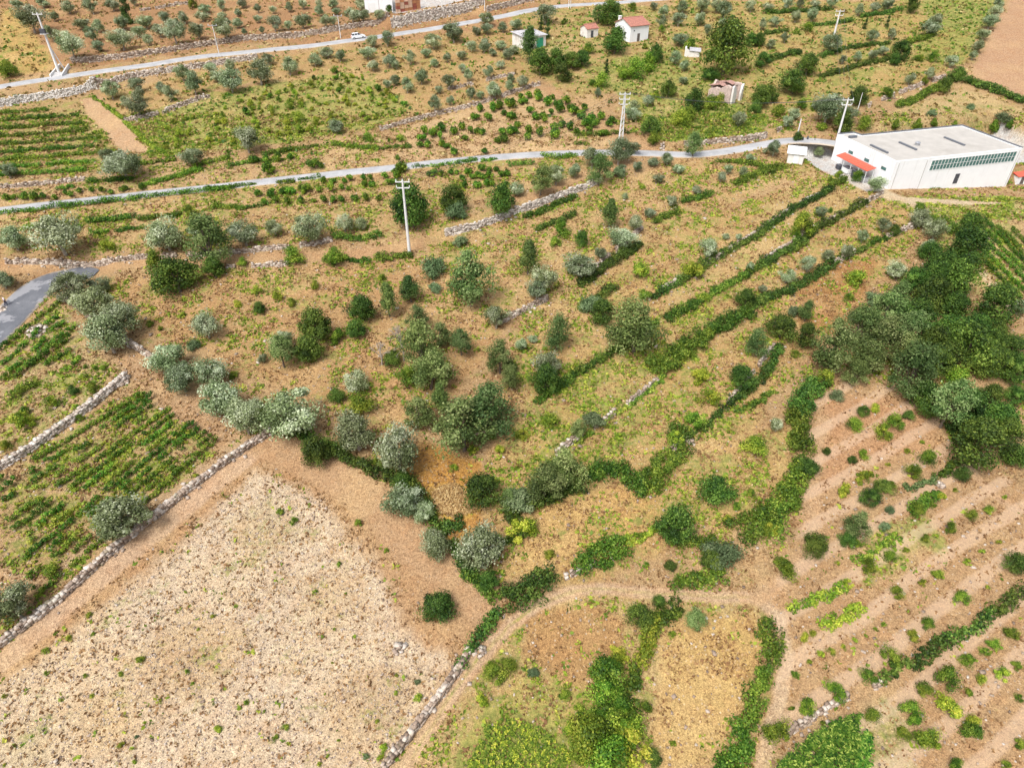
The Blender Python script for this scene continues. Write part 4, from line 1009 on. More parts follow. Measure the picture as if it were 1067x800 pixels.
def label_all(items):
    """items: (object, key of look, px, py, size): one label each, by look, size, place and order from the left"""
    by = {}
    for it in items: by.setdefault((it[1], zone_of(it[2], it[3])), []).append(it)
    for (k, ph), g in by.items():
        bands = [('', g)]
        if len(g) > 5:
            g2 = sorted(g, key=lambda t: t[3]); n = 2 if len(g) <= 10 else 3
            c = [g2[i * len(g2) // n:(i + 1) * len(g2) // n] for i in range(n)]
            bands = list(zip(('upper ', 'lower ') if n == 2 else ('upper ', 'middle ', 'lower '), c))
        for bn, q in bands:
            one, many = LOOK[k]
            q = sorted(q, key=lambda t: t[2]); n = len(q)
            if n == 1: q[0][0]['label'] = f'{bn}{one} {ph}'.strip(); continue
            sz = sorted(q, key=lambda t: -t[4])
            for i, t in enumerate(q):
                if n == 2: s = f"{'left' if i == 0 else 'right'} of two {bn}{many} {ph}"
                elif t is sz[0] and sz[0][4] > 1.25 * sz[1][4]: s = f"largest of {NUM[n] if n < 13 else n} {bn}{many} {ph}"
                elif t is sz[-1] and sz[-1][4] < .75 * sz[-2][4]: s = f"smallest of {NUM[n] if n < 13 else n} {bn}{many} {ph}"
                elif i == 0: s = f"leftmost of {NUM[n] if n < 13 else n} {bn}{many} {ph}"
                elif i == n - 1: s = f"rightmost of {NUM[n] if n < 13 else n} {bn}{many} {ph}"
                else: s = f"{ORD[i]} from left of {NUM[n] if n < 13 else n} {bn}{many} {ph}"
                t[0]['label'] = s

# ------------------------------------------------------------------ trees and bushes
SC = 1067 / 270.0
GROUPS = {'O': 'olive trees', 'D': 'dark leafy trees', 'G': 'loose mid-green trees', 'P': 'tall narrow trees', 'C': 'cypresses', 'B': 'green bushes',
          'Y': 'yellow-green shrubs', 'S': 'grey-green shrubs', 'K': 'cone-shaped shrubs'}
rows = []
for (x0, y0), s in TREES.items():
    for it in s.replace('\n', '').split(';'):
        t = it.split()
        if len(t) < 4: continue
        low = x0 < 300 and y0 == 600 and float(t[3]) < 70
        if low and t[0] == 'B': t[0] = 'Y'
        rows.append((t[0], x0 + float(t[1]) / SC, y0 + float(t[2]) / SC, float(t[3]) / SC))
K_ = [r[0] for r in rows]; PX = np.array([r[1] for r in rows]); PY = np.array([r[2] for r in rows]); PW = np.array([r[3] for r in rows])
mid = np.array([(SPEC[k][3] + SPEC[k][4]) / 2 for k in K_])
X, Y_, Z_ = ground_at(PX, PY)
for _ in range(3):
    wm = PW / FPX * depth_of(X, Y_, Z_)
    X, Y_, Z_ = ground_at(PX, PY, wm * mid * .95)
items = []
for i, k in enumerate(K_):
    nm, cat = SPEC[k][0], SPEC[k][1]
    cm, tm = PROTO[k][rng.integers(len(PROTO[k]))]
    s = float(wm[i]) * (1.18 if 'wood' in zone_of(PX[i], PY[i]) else .92 if PX[i] > 800 and PY[i] > 420 and k in 'BY' else 1.12 if k == 'O' and 180 < PX[i] < 560 and PY[i] > 400 else 1.02 if k == 'O' else 1.17 if k in 'GP' else 1.13); zs = s * rng.uniform(.82, 1.2) * (.6 if PX[i] < 420 and PY[i] > 610 and PW[i] < 18 else 1); s *= .6 if PX[i] < 420 and PY[i] > 610 and PW[i] < 18 else 1
    e = tag(empty(nm, (X[i], Y_[i], Z_[i] - .03 * s), rng.uniform(0, 6.28)), None, cat, GROUPS[k])
    sc_ = (s * rng.uniform(.84, 1.18), s * rng.uniform(.84, 1.18), zs); e.rotation_euler[0] = rng.normal(0, .06); e.rotation_euler[1] = rng.normal(0, .06)
    link('foliage' if k in 'BYSK' else 'crown', cm, e, scale=sc_)
    link('stems' if k in 'BYSK' else 'trunk', tm, e, scale=sc_)
    items.append((e, k, PX[i], PY[i], s))
label_all(items)

# ------------------------------------------------------------------ hedges
items = []
for k, w, h, pts in HEDGES:
    P = gline(pts, .55)
    if len(P) < 3: P = resample(P, .2)
    z = hg(P[:, 0], P[:, 1]); c = len(P) // 2; org = np.array([P[c, 0], P[c, 1], z[c]])
    if k == 'B': k = 'H'
    if k in 'HD': w, h = w * 1.22, h * 1.15
    me = hedge_foliage(P, w, h, k, 1.0, .04, .19, 'foliage', org)
    if me is None: continue
    e = tag(empty('hedge', org), None, 'hedge', 'hedges along the terraces and rows')
    link('foliage', me, e); link('stems', stems_mesh(P, org, 3, h * .55), e)['kind'] = 'stuff'
    px, py = project(*org); items.append((e, 'H', float(px), float(py), len(P) * w))
label_all(items)

# ------------------------------------------------------------------ vineyards
cnt = {}
for k, a, b_, gap, zn in VINES: cnt[zn] = cnt.get(zn, 0) + 1
seen = {}
for k, a, b_, gap, zn in VINES:
    seen[zn] = seen.get(zn, 0) + 1; i = seen[zn]
    P = gline([a, ((a[0] + b_[0]) / 2, (a[1] + b_[1]) / 2), b_], .45)
    P = P + (fbm(P[:, 0] / 3, P[:, 1] / 3, 17, 2)[:, None] - .5) * .5
    z = hg(P[:, 0], P[:, 1]); c = len(P) // 2; org = np.array([P[c, 0], P[c, 1], z[c]])
    top_ = zn == 'top left vineyard'; rt_ = zn.endswith('wood'); me = hedge_foliage(P, 1.15 if top_ else .7 if rt_ else .5, 1.15, k, .85, gap * (.2 if top_ else 0 if rt_ else 1.3), .17, 'foliage', org, .6 if top_ else .5 if rt_ else .42)
    if me is None: continue
    e = tag(empty('vine_row', org), f"{ORD[i-1] if i <= 12 else 'lowest'} of {NUM[cnt[zn]] if cnt[zn] < 13 else cnt[zn]} vine rows in the {zn}", 'vine row', 'rows of grape vines')
    link('foliage', me, e); link('stems', stems_mesh(P, org, 3, .8), e)['kind'] = 'stuff'

def put_vine(x, y, w, leaf, label, group):
    cm, tm = PROTO[leaf][rng.integers(len(PROTO[leaf]))]
    e = tag(empty('grape_vine', (x, y, float(hg(x, y)) - .02), rng.uniform(0, 6.28)), label, 'vine', group)
    s = (w * rng.uniform(.85, 1.2), w * rng.uniform(.85, 1.2), w * rng.uniform(.8, 1.25))
    link('foliage', cm, e, scale=s); link('stems', tm, e, scale=s)
SPOTS = {(530, 0): "15 435;50 405;80 400;125 410;160 430;90 460;60 425;20 485;110 485;140 480;175 470;215 460;235 425;250 455;300 470;310 448;380 485;340 500;350 520;330 535;410 515;220 520;190 530;255 530;280 545;35 520;25 545;80 545;78 570;130 555;190 563;150 497;265 465;120 390;180 405;205 440;300 485;360 505;425 505;320 515;390 555",
         (265, 0): "1000 582;1030 580;1020 545;870 570;920 545;890 545;930 455;915 490;940 550;1055 480;980 440;1010 445;1045 425;820 548;855 530;770 535;735 555;700 545;690 575;765 565;680 600;715 602;775 600;790 602;950 625;820 632;960 490;985 455;1060 440;1030 470;900 480;1055 548;80 705;245 685;275 685;0 665;50 662;100 658;150 652;60 708;590 710;605 700"}
for (x0, y0), s in SPOTS.items():
    for it in s.split(';'):
        a, b_ = it.split(); x, y, z = ground_at(x0 + float(a) / SC, y0 + float(b_) / SC, .4)
        put_vine(float(x[0]), float(y[0]), rng.uniform(1.6, 2.7), 'V', 'dark green vine scattered between the middle road and the slope above', 'vines scattered above the middle road')
# the yellowish vineyard: small vines on loose rows
YP = gbase([(162,132),(200,122),(265,103),(300,90),(358,78),(372,76),(392,88),(428,112),(396,130),(330,140),(268,150),(200,160),(172,160)])
ax_ = gbase([(200,150), (400,118)]); dv = ax_[1] - ax_[0]; dv /= np.linalg.norm(dv); nv_ = np.array([-dv[1], dv[0]])
n_y = 0
for iv in np.arange(-40, 60, 2.6):
    for iu in np.arange(-60, 90, 2.2):
        q = ax_[0] + dv * (iu + rng.uniform(-.6, .6)) + nv_ * (iv + rng.uniform(-.4, .4))
        if not pip(np.array([q[0]]), np.array([q[1]]), YP)[0] or rng.random() < .44 or n_y >= 195: continue
        n_y += 1
        put_vine(q[0], q[1], rng.uniform(1.0, 2.3), 'Y' if rng.random() < .93 else 'V', 'small yellow-green vine in the sparse vineyard below the upper road', 'small vines of the yellow vineyard')
# vines below the middle road
n_m = 0
for a, b_, n in (((265,205),(420,190),13),((270,212),(400,206),11),((330,190),(415,184),8),((440,183),(520,176),10),((480,186),(530,182),7),((470,197),(530,190),6),((280,200),(330,196),5),((0,208),(60,204),7),((60,202),(150,196),9)):
    for i in range(n):
        f = (i + rng.uniform(.1, .9)) / n; x, y, z = ground_at(a[0] + (b_[0]-a[0]) * f, a[1] + (b_[1]-a[1]) * f, .4)
        put_vine(float(x[0]), float(y[0]) + rng.uniform(-.5, .5), rng.uniform(1.2, 1.9), 'V', 'green vine in the broken rows along the lower side of the middle road', 'vines along the middle road')

# ------------------------------------------------------------------ ground cover nobody could count
def scatter(name, n, fn, size, kind, label, cat, up=.6, lift=.35, aspect=1.5, ymax=170, zone=None):
    yy = 26 + (ymax - 26) * rng.random(n * 4) ** .75; xx = rng.uniform(-1, 1, n * 4) * (28 + .80 * yy)
    m_ = fn(xx, yy) > rng.random(n * 4); xx, yy = xx[m_][:n], yy[m_][:n]
    zz = hg(xx, yy); s = size * rng.uniform(.5, 1.4, len(xx))
    C = np.stack([xx, yy, zz + s * lift], 1)
    C = np.repeat(C, 3, 0) + rng.normal(0, 1, (len(xx) * 3, 3)) * np.repeat(s, 3)[:, None] * np.array([.6, .6, .15])
    N = rng.normal(0, 1, C.shape) + np.array([0, 0, up])
    V, F = leaf_quads(C, N, np.repeat(s, 3), aspect)
    q = np.clip(np.repeat(rng.random(len(xx)), 3) * .8 + rng.random(len(C)) * .25, 0, 1)
    o = link(name, arr_mesh(name, V, F, LM[kind], False, {'leafrand': np.repeat(q, 4)}))
    return tag(o, label, cat, kind='stuff')
def nearest_idx(x, y):
    j = np.clip(np.searchsorted(GY, y), 0, len(GY) - 1); i = np.clip(np.searchsorted(GU, x / halfw(GY[j])), 0, len(GU) - 1)
    return j * len(GU) + i
def f_green(x, y):
    k = nearest_idx(x, y); lab = LABEL[k]
    nz = .6 * fbm(x / 3.6, y / 3.6, 101, 3) + .4 * fbm(x / .8, y / .8, 111, 2)
    onroad = np.zeros(len(x), bool)
    for r in ROADS.values(): onroad |= line_dist(x, y, r['P'][::4])[0] < r['w'] / 2 + .2
    return np.where((lab == 3) | (lab == 4) | (lab == 2) | onroad, 0, np.clip((nz - .64 + .34 * GREEN[k]) * 10, 0, 1) * np.clip(GREEN[k] * 2, .1, 1) * np.where(lab == 1, .14, 1) * (1 - .5 * FURR[k]))
def f_straw(x, y):
    k = nearest_idx(x, y); lab = LABEL[k]
    nz = fbm(x / 2.2, y / 2.2, 121, 3)
    onroad = np.zeros(len(x), bool)
    for r in ROADS.values(): onroad |= line_dist(x, y, r['P'][::4])[0] < r['w'] / 2 + .2
    return np.where((lab == 3) | (lab == 4) | (lab == 2) | (lab == 5) | onroad, 0, np.where(lab == 1, .25, np.clip((nz - .34) * 2.2, 0, .9)) * (1 - .55 * FURR[k]))
scatter('weeds', 60000, f_green, .28, 'L', 'low green weeds spread over the dry terraces and fields', 'weeds')
scatter('dry_grass', 74000, f_straw, .21, 'R', 'dry straw coloured grass covering the terraces and slopes', 'grass', up=.2)
# chopped stalks and clods of the stubble field, stones of the ploughed land
def clods(name, n, fn, lo, hi, tone, label, cat, ymax):
    yy = 26 + (ymax - 26) * rng.random(n * 6) ** .8; xx = rng.uniform(-1, 1, n * 6) * (28 + .80 * yy)
    m_ = fn(xx, yy) > rng.random(n * 6); xx, yy = xx[m_][:n], yy[m_][:n]
    s = rng.uniform(lo, hi, len(xx)) * np.where(rng.random(len(xx)) < .06, 1.8, 1)
    C = np.stack([xx, yy, hg(xx, yy) + s * .15], 1)
    S = np.stack([s * rng.uniform(.8, 1.6, len(s)), s, s * rng.uniform(.4, .8, len(s))], 1)
    o = link(name, stones_mesh(name, C, S, rng.uniform(0, 6.28, len(s)), tone, .22))
    return tag(o, label, cat, kind='stuff')
clods('clods', 15000, lambda x, y: np.where(LABEL[nearest_idx(x, y)] == 1, .5 + .5 * fbm(x / 2, y / 2, 131, 2), 0), .05, .14, .35, 'pale clods and chopped stalks strewn over the stubble field', 'clods', 95)
clods('field_stones', 4500, lambda x, y: np.where((LABEL[nearest_idx(x, y)] == 0), SPECK[nearest_idx(x, y)] * (.3 + fbm(x / 3, y / 3, 141, 2)), 0), .08, .24, .6, 'small loose stones strewn over the dry ground', 'stones', 150)
def f_far(fn): return lambda x, y: np.where(y > 150, fn(x, y), 0)
scatter('far_weeds', 9000, f_far(f_green), .5, 'L', 'green weeds on the far slopes above the middle road', 'weeds', ymax=262)
scatter('far_dry_grass', 16000, f_far(f_straw), .45, 'R', 'dry grass on the far slopes above the middle road', 'grass', up=.2, ymax=262)
# ------------------------------------------------------------------ buildings
M_WHITE, nt, b = newmat('white_render')
p = nd(nt, 'ShaderNodeTexCoord').outputs['Object']
mp = nd(nt, 'ShaderNodeMapping'); mp.inputs['Scale'].default_value = (1.6, 1.6, .12); nt.links.new(p, mp.inputs[0])
c = ramp(nt, noise(nt, p, .6, 5, .65), [(.3, (.76, .77, .78)), (.7, (.82, .83, .84))])
c = mix(nt, maprange(nt, noise(nt, mp.outputs[0], 1.0, 5, .7), .54, .72, 0, .55), c, (.60, .59, .57))      # rain streaks
nt.links.new(c, b.inputs['Base Color']); b.inputs['Roughness'].default_value = .85
M_OLDWHITE = plain_mat('old_whitewash', (.70, .67, .63), .9, .12, 1.2, grime=(.42, .37, .31))
M_CONC = plain_mat('roof_concrete', (.42, .395, .36), .9, .10, .5, grime=(.34, .315, .28))
M_GREYC = plain_mat('grey_concrete', (.50, .49, .48), .9, .12, 1.0)
M_POLE = plain_mat('pole_concrete', (.66, .65, .64), .85, .08, 2)
M_COPE = plain_mat('dark_coping', (.12, .13, .15), .6, .15, 3)
M_RED = plain_mat('red_sheet', (.62, .105, .06), .6, .10, 2)
M_TILE = plain_mat('roof_tile', (.36, .155, .115), .85, .28, 2.5, grime=(.25, .15, .11))
M_TILEP = plain_mat('old_pink_tile', (.38, .22, .18), .9, .25, 2.0, grime=(.40, .30, .25))
M_GLASS = plain_mat('green_glass', (.07, .16, .15), .15, .35, .8)
M_FRAME = plain_mat('white_frame', (.72, .74, .74), .5, .05, 3)
M_GREEN = plain_mat('green_door', (.03, .28, .17), .5, .1, 3)
M_DARK = plain_mat('dark_metal', (.06, .065, .08), .5, .2, 3)
M_STEEL = plain_mat('galvanised', (.42, .43, .45), .45, .15, 3, .6)
M_SHEETG = plain_mat('grey_sheet', (.42, .41, .42), .8, .18, 1.2, grime=(.30, .27, .25))
M_DOORW = plain_mat('brown_door', (.12, .10, .09), .7, .2, 3)
M_RUBBLE = plain_mat('rubble_masonry', (.48, .37, .32), .95, .35, 2.2, grime=(.30, .24, .20))

def place(e, b): e.location = (b[0], b[1], b[2]); e.rotation_euler = (0, 0, b[3]); return e

# the warehouse
wz = WH_Z
e = empty('warehouse', (WH_O[0], WH_O[1], wz), WH_ANG)
tag(e, 'big white flat-roofed warehouse with a ribbon of green windows', 'warehouse')
L_, D_, H_ = WH_L, WH_D, WH_H
foot = [(0, 0), (L_, 0), (L_, D_ - 2.0), (4.6, D_ - 2.0), (4.0, D_), (0, D_)]
MB().prism(foot, -4.5, H_ - .35).obj('wall', M_WHITE, e)
inn = [(.3, .3), (L_ - .3, .3), (L_ - .3, D_ - 2.3), (4.4, D_ - 2.3), (3.8, D_ - .3), (.3, D_ - .3)]
MB().prism(inn, H_ - .349, H_ - .18).obj('roof', M_CONC, e)
pr = MB(); cp = MB()
for i in range(6):
    a, b_, c_, d_ = foot[i], foot[(i+1) % 6], inn[(i+1) % 6], inn[i]
    V = [(*a, H_ - .35), (*b_, H_ - .35), (*c_, H_ - .35), (*d_, H_ - .35), (*a, H_), (*b_, H_), (*c_, H_), (*d_, H_)]
    pr.add(V, [(3,2,1,0),(4,5,6,7),(0,1,5,4),(2,3,7,6)])
pr.obj('parapet', M_WHITE, e)
for a, b_, c_, d_ in ((foot[1], foot[2], inn[2], inn[1]), (foot[2], foot[3], inn[3], inn[2]), (foot[3], foot[4], inn[4], inn[3]), (foot[4], foot[5], inn[5], inn[4])):
    V = [(*p_, H_ + .004) for p_ in (a, b_, c_, d_)] + [(*p_, H_ + .20) for p_ in (a, b_, c_, d_)]
    cp.add(V, [(3,2,1,0),(4,5,6,7),(0,1,5,4),(1,2,6,5),(2,3,7,6),(3,0,4,7)])
cp.obj('coping', M_COPE, e)
def on_roof(px, py):
    dx, dy, dz = rays(px, py); t = (wz + H_ - CZ) / dz
    q = np.array([dx * t, dy * t]) - WH_O; return float(q @ WU), float(q @ WV)
for p0, p1 in (((200,330),(300,375)), ((360,315),(465,357)), ((615,287),(735,332))):
    u0, v0 = on_roof(870 + p0[0] / 5.416, 90 + p0[1] / 5.416); u1, v1 = on_roof(870 + p1[0] / 5.416, 90 + p1[1] / 5.416)
    u = (u0 + u1) / 2; MB().box(u - .2, u + .2, min(v0, v1), max(v0, v1), H_ - .176, H_ + .12).obj('roof_joint', M_COPE, e)
u, v = on_roof(870 + 465 / 5.416, 90 + 328 / 5.416)
vt = MB(); vt.tube((u, v, H_ - .19), (u, v, H_ + .35), .45, .45, 12); vt.tube((u, v, H_ + .35), (u, v, H_ + .62), .62, .15, 12); vt.obj('roof_vent', M_STEEL, e)
u, v = 1.8, D_ - 2.6; MB().box(u - .9, u + .9, v - .35, v + .35, H_ - .175, H_ + .25).obj('roof_hatch', M_COPE, e)
# ribbon window: frame and single panes
w0, w1, z0, z1 = 8.9, 30.4, H_ - 2.65, H_ - .65
fr = MB(); fr.box(w0 - .1, w1 + .1, -.06, .02, z0 - .1, z0); fr.box(w0 - .1, w1 + .1, -.06, .02, z1, z1 + .1)
npn = 26; dw = (w1 - w0) / npn
for i in range(npn + 1): fr.box(w0 + i * dw - .045, w0 + i * dw + .045, -.055, .02, z0, z1)
fr.box(w0, w1, -.05, .02, (z0 + z1) / 2 - .03, (z0 + z1) / 2 + .03)
fo = fr.obj('window', M_FRAME, e)
pm = MB().box(-dw / 2 + .05, dw / 2 - .05, -.02, .01, z0 + .005, z1 - .005).mesh('pane', M_GLASS)
for i in range(npn): link('pane', pm, fo, (w0 + (i + .5) * dw, 0, 0))
for u_ in (.8, 7.6, L_ - .5): MB().tube((u_, -.08, -2.5), (u_, -.08, H_ - .4), .07, .07, 6).obj('downpipe', M_GREYC, e)
dr = MB().box(16.4, 17.5, -.05, .02, -.6, 1.5).obj('door', M_DARK, e)
MB().box(17.3, 17.4, -.09, -.05, .3, .42).obj('handle', M_STEEL, dr)
for i in range(3): MB().box(-.05, .02, 2.0 + i * 5.2, 3.4 + i * 5.2, 3.0, 3.6).obj('side_window', M_GLASS, e)
for vv in (4.6, 8.4): MB().box(-.06, .02, vv, vv + 2.4, 0.0, 2.4).obj('side_door', M_FRAME, e)
# red canopy beside it
c0 = WH_O + WU * -3.4 + WV * 3.0
e = tag(empty('canopy', (c0[0], c0[1], wz), WH_ANG), 'long red lean-to canopy on thin posts beside the warehouse', 'canopy')
V = [(.5, .8, 2.55), (2.6, .8, 3.0), (2.6, 10.9, 3.0), (.5, 10.9, 2.55)]
MB().add(V + [(x, y, z + .1) for x, y, z in V], [(3,2,1,0),(4,5,6,7),(0,1,5,4),(1,2,6,5),(2,3,7,6),(3,0,4,7)]).obj('roof', M_RED, e)
rb = MB()
for i in range(13): rb.tube((.5, 1.0 + i * .8, 2.66), (2.6, 1.0 + i * .8, 3.11), .05, .05, 5)
rb.obj('ribs', M_RED, e)
for i in range(5):
    for x in (.62, 2.45): MB().tube((x, 1.0 + i * 2.4, -.05), (x, 1.0 + i * 2.4, 2.44 + .21 * x), .07, .07, 6).obj('post', M_FRAME, e)
def bin_thing(u, v, lx, ly, hz, mat, name, label, cat):
    q = WH_O + WU * u + WV * v
    e = tag(empty(name, (q[0], q[1], float(hg(q[0], q[1])) + .01), WH_ANG), label, cat)
    MB().box(0, lx, 0, ly, .12, hz).obj('body', mat, e, bevel=.05); MB().box(-.04, lx + .04, -.04, ly + .04, hz + .004, hz + .1).obj('lid', M_DARK, e, bevel=.03)
    for x in (.1, lx - .2):
        for y in (.1, ly - .2): MB().box(x, x + .1, y, y + .1, 0, .12).obj('foot', M_DARK, e)
bin_thing(-3.0, 4.0, 1.4, 1.6, 1.1, M_STEEL, 'metal_tank', 'grey metal tank at the near end under the red canopy', 'tank')
bin_thing(-3.0, 6.6, 1.3, 1.3, 1.5, M_DARK, 'press_machine', 'dark machine standing in the middle under the red canopy', 'machine')
bin_thing(-2.9, 9.2, 1.4, 1.8, 1.2, M_FRAME, 'white_tank', 'white tank under the far half of the red canopy', 'tank')
bin_thing(-2.9, 11.9, 1.0, 1.2, .9, M_DARK, 'small_machine', 'small dark machine at the far end of the red canopy', 'machine')
# red-roofed lean-to at the right edge
q = ground_at(1058, 192.5); e = empty('outbuilding', (float(q[0][0]), float(q[1][0]), float(q[2][0])), WH_ANG)
tag(e, 'small white outbuilding with red roof at the right edge', 'outbuilding')
MB().box(0, 6, 0, 2.6, -.5, 1.7).obj('wall', M_WHITE, e)
V = [(-.2, -.2, 1.72), (6.2, -.2, 1.72), (6.2, 2.4, 2.25), (-.2, 2.4, 2.25)]
MB().add(V + [(x, y, z + .12) for x, y, z in V], [(3,2,1,0),(4,5,6,7),(0,1,5,4),(1,2,6,5),(2,3,7,6),(3,0,4,7)]).obj('roof', M_RED, e)
MB().box(1.0, 1.9, -.04, .02, 0, 1.6).obj('door', M_DOORW, e)

def gable_house(name, b, hw, hr, label, wallm, roofm, door=None, wins=(), over=.3, axis='x', chim=None):
    lx, ly = b[4], b[5]; e = place(empty(name), b); tag(e, label, 'house' if lx > 5 else 'hut')
    w = MB(); w.box(0, lx, 0, ly, -1.2, hw)
    w.add([(0, 0, hw), (0, ly, hw), (0, ly / 2, hw + hr), (lx, 0, hw), (lx, ly, hw), (lx, ly / 2, hw + hr)], [(0, 2, 1), (3, 4, 5), (0, 3, 5, 2), (1, 2, 5, 4)])
    w.obj('wall', wallm, e)
    r = MB(); t = .14
    for y0_, y1_, s in ((-over, ly / 2, 1), (ly + over, ly / 2, -1)):
        z0_ = hw - over * hr / (ly / 2); V = [(-over, y0_, z0_ + .02), (lx + over, y0_, z0_ + .02), (lx + over, y1_, hw + hr + .02), (-over, y1_, hw + hr + .02)]
        fs = [(3,2,1,0),(4,5,6,7),(0,1,5,4),(1,2,6,5),(2,3,7,6),(3,0,4,7)]
        if s < 0: fs = [f[::-1] for f in fs]
        r.add(V + [(x, y, z + t) for x, y, z in V], fs)
    ro = r.obj('roof', roofm, e)
    rr = MB(); n = int((lx + 2 * over) / .38)
    for i in range(n):
        x = -over + .19 + i * .38
        for y0_ in (-over, ly + over):
            rr.tube((x, y0_, hw - over * hr / (ly / 2) + .02 + t), (x, ly / 2, hw + hr + .02 + t), .085, .085, 5)
    rr.tube((-over, ly / 2, hw + hr + t + .05), (lx + over, ly / 2, hw + hr + t + .05), .14, .14, 6)
    rr.obj('tile_ridges', roofm, ro)
    if door:
        d = MB().box(door[0], door[0] + door[1], -.05, .02, 0, door[2]).obj('door', door[3], e)
        MB().box(door[0] + .08, door[0] + .16, -.09, -.05, .95, 1.05).obj('handle', M_STEEL, d)
    for x, z, ww, hh_ in wins:
        f = MB().box(x, x + ww, -.05, .02, z, z + hh_).obj('window', M_FRAME, e)
        MB().box(x + .08, x + ww - .08, -.07, -.03, z + .08, z + hh_ - .08).obj('pane', M_DARK, f)
    if chim:
        x, y, h = chim; c_ = MB(); c_.box(x - .35, x + .35, y - .35, y + .35, hw - .4, h); c_.box(x - .45, x + .45, y - .45, y + .45, h, h + .12); c_.obj('chimney', wallm, e)
    return e
h = gable_house('house', B_HOUSE, 4.1, 1.5, 'white house with a red tiled roof at the top', M_WHITE, M_TILE, (2.5, .9, 2.1, M_DOORW), ((1.0, 2.7, .5, .5),), chim=(.6, 6.4, 5.8))
for y in (2.0, 4.6):
    f = MB().box(-.05, .02, y, y + .8, 1.5, 2.5).obj('window', M_FRAME, h); MB().box(-.07, -.03, y + .08, y + .72, 1.58, 2.42).obj('pane', M_DARK, f)
gable_house('hut', B_SMALL, 2.3, .8, 'small stone hut with red tiled roof left of the white house', M_OLDWHITE, M_TILE, (1.3, .8, 1.8, M_DARK), (), .2)
# the shed with a flat grey roof
e = place(empty('shed'), B_SHED); tag(e, 'low shed with grey sheet roof and a green door', 'shed')
lx, ly = B_SHED[4], B_SHED[5]
MB().box(0, lx, 0, ly, -1.2, 3.1).obj('wall', M_OLDWHITE, e)
V = [(-.4, -.4, 3.12), (lx + .4, -.4, 3.12), (lx + .4, ly + .4, 3.5), (-.4, ly + .4, 3.5)]
ro = MB().add(V + [(x, y, z + .14) for x, y, z in V], [(3,2,1,0),(4,5,6,7),(0,1,5,4),(1,2,6,5),(2,3,7,6),(3,0,4,7)]).obj('roof', M_SHEETG, e)
rb = MB()
for i in range(22): rb.tube((-.3 + i * .36, -.4, 3.27), (-.3 + i * .36, ly + .4, 3.65), .05, .05, 5)
rb.obj('corrugation', M_SHEETG, ro)
d = MB().box(4.1, 6.3, -.06, .02, 0, 2.6).obj('door', M_GREEN, e)
for i in range(4): MB().box(4.2 + i * .54, 4.62 + i * .54, -.1, -.06, .1, 2.5).obj('door_board', M_GREEN, d)
f = MB().box(1.4, 2.3, -.05, .02, 1.4, 2.1).obj('window', M_FRAME, e); MB().box(1.48, 2.22, -.07, -.03, 1.48, 2.02).obj('pane', M_DARK, f)
# the ruin: broken walls, half a roof
e = place(empty('ruined_house'), B_RUIN); tag(e, 'roofless stone ruin with broken pale walls and pinkish tiles', 'ruin')
lx, ly = B_RUIN[4], B_RUIN[5]
def ragged(p0, p1, t, tops, mat, name='wall'):
    mb = MB(); n = len(tops) - 1; d = (Vector(p1) - Vector(p0)); nn = Vector((-d.y, d.x)).normalized() * t
    for i in range(n):
        a = Vector(p0) + d * (i / n); b_ = Vector(p0) + d * ((i + 1) / n); V = []
        for z in (0, 1):
            for q, tp in ((a, tops[i]), (b_, tops[i+1])):
                V.append((q.x, q.y, -1.0 if z == 0 else tp))
            for q, tp in ((b_, tops[i+1]), (a, tops[i])):
                V.append((q.x + nn.x, q.y + nn.y, -1.0 if z == 0 else tp - .12))
        mb.add(V, [(3,2,1,0),(4,5,6,7),(0,1,5,4),(1,2,6,5),(2,3,7,6),(3,0,4,7)])
    return mb.obj(name, mat, e)
ragged((0, 0), (1.9, 0), .5, [4.0, 4.2, 3.9, 3.2, 2.2], M_OLDWHITE)
ragged((4.4, 0), (lx, 0), .5, [1.8, 3.2, 3.7, 3.9], M_OLDWHITE)
ragged((0, ly), (0, .51), -.5, [2.6, 3.0, 3.4, 3.2, 3.8, 4.3, 4.0], M_RUBBLE)
ragged((lx - .0, .51), (lx, ly), .5, [3.9, 4.0, 3.5, 3.6, 3.4], M_RUBBLE)
ragged((lx - .51, ly), (.51, ly), .5, [3.2, 3.6, 4.2, 4.4, 3.6, 3.0], M_RUBBLE)
tl = MB().box(-.42, .42, -.30, .30, 0, .07).mesh('roof_tile', M_TILEP)
for i in range(8):
    for j in range(11):
        x, y = .5 + i * .74, .9 + j * .58
        if (x - 3.0) ** 2 + (y - 3.4) ** 2 < 1.1 or (y < 2.6 and 1.5 < x < 5) or rng.random() < .06: continue
        z = 3.9 - abs(y - 4.0) * .22 + rng.uniform(-.05, .05)
        o = link('roof_tile', tl, e, (x, y, z), rng.uniform(-.08, .08)); o.rotation_euler[0] = -.22 if y > 4.0 else .22
bm_ = MB()
for i in range(4): bm_.tube((.2, 1.6 + i * 1.6, 3.25), (lx - .2, 1.6 + i * 1.6, 3.3), .1, .1, 6)
bm_.obj('roof_beams', M_BARK, e)
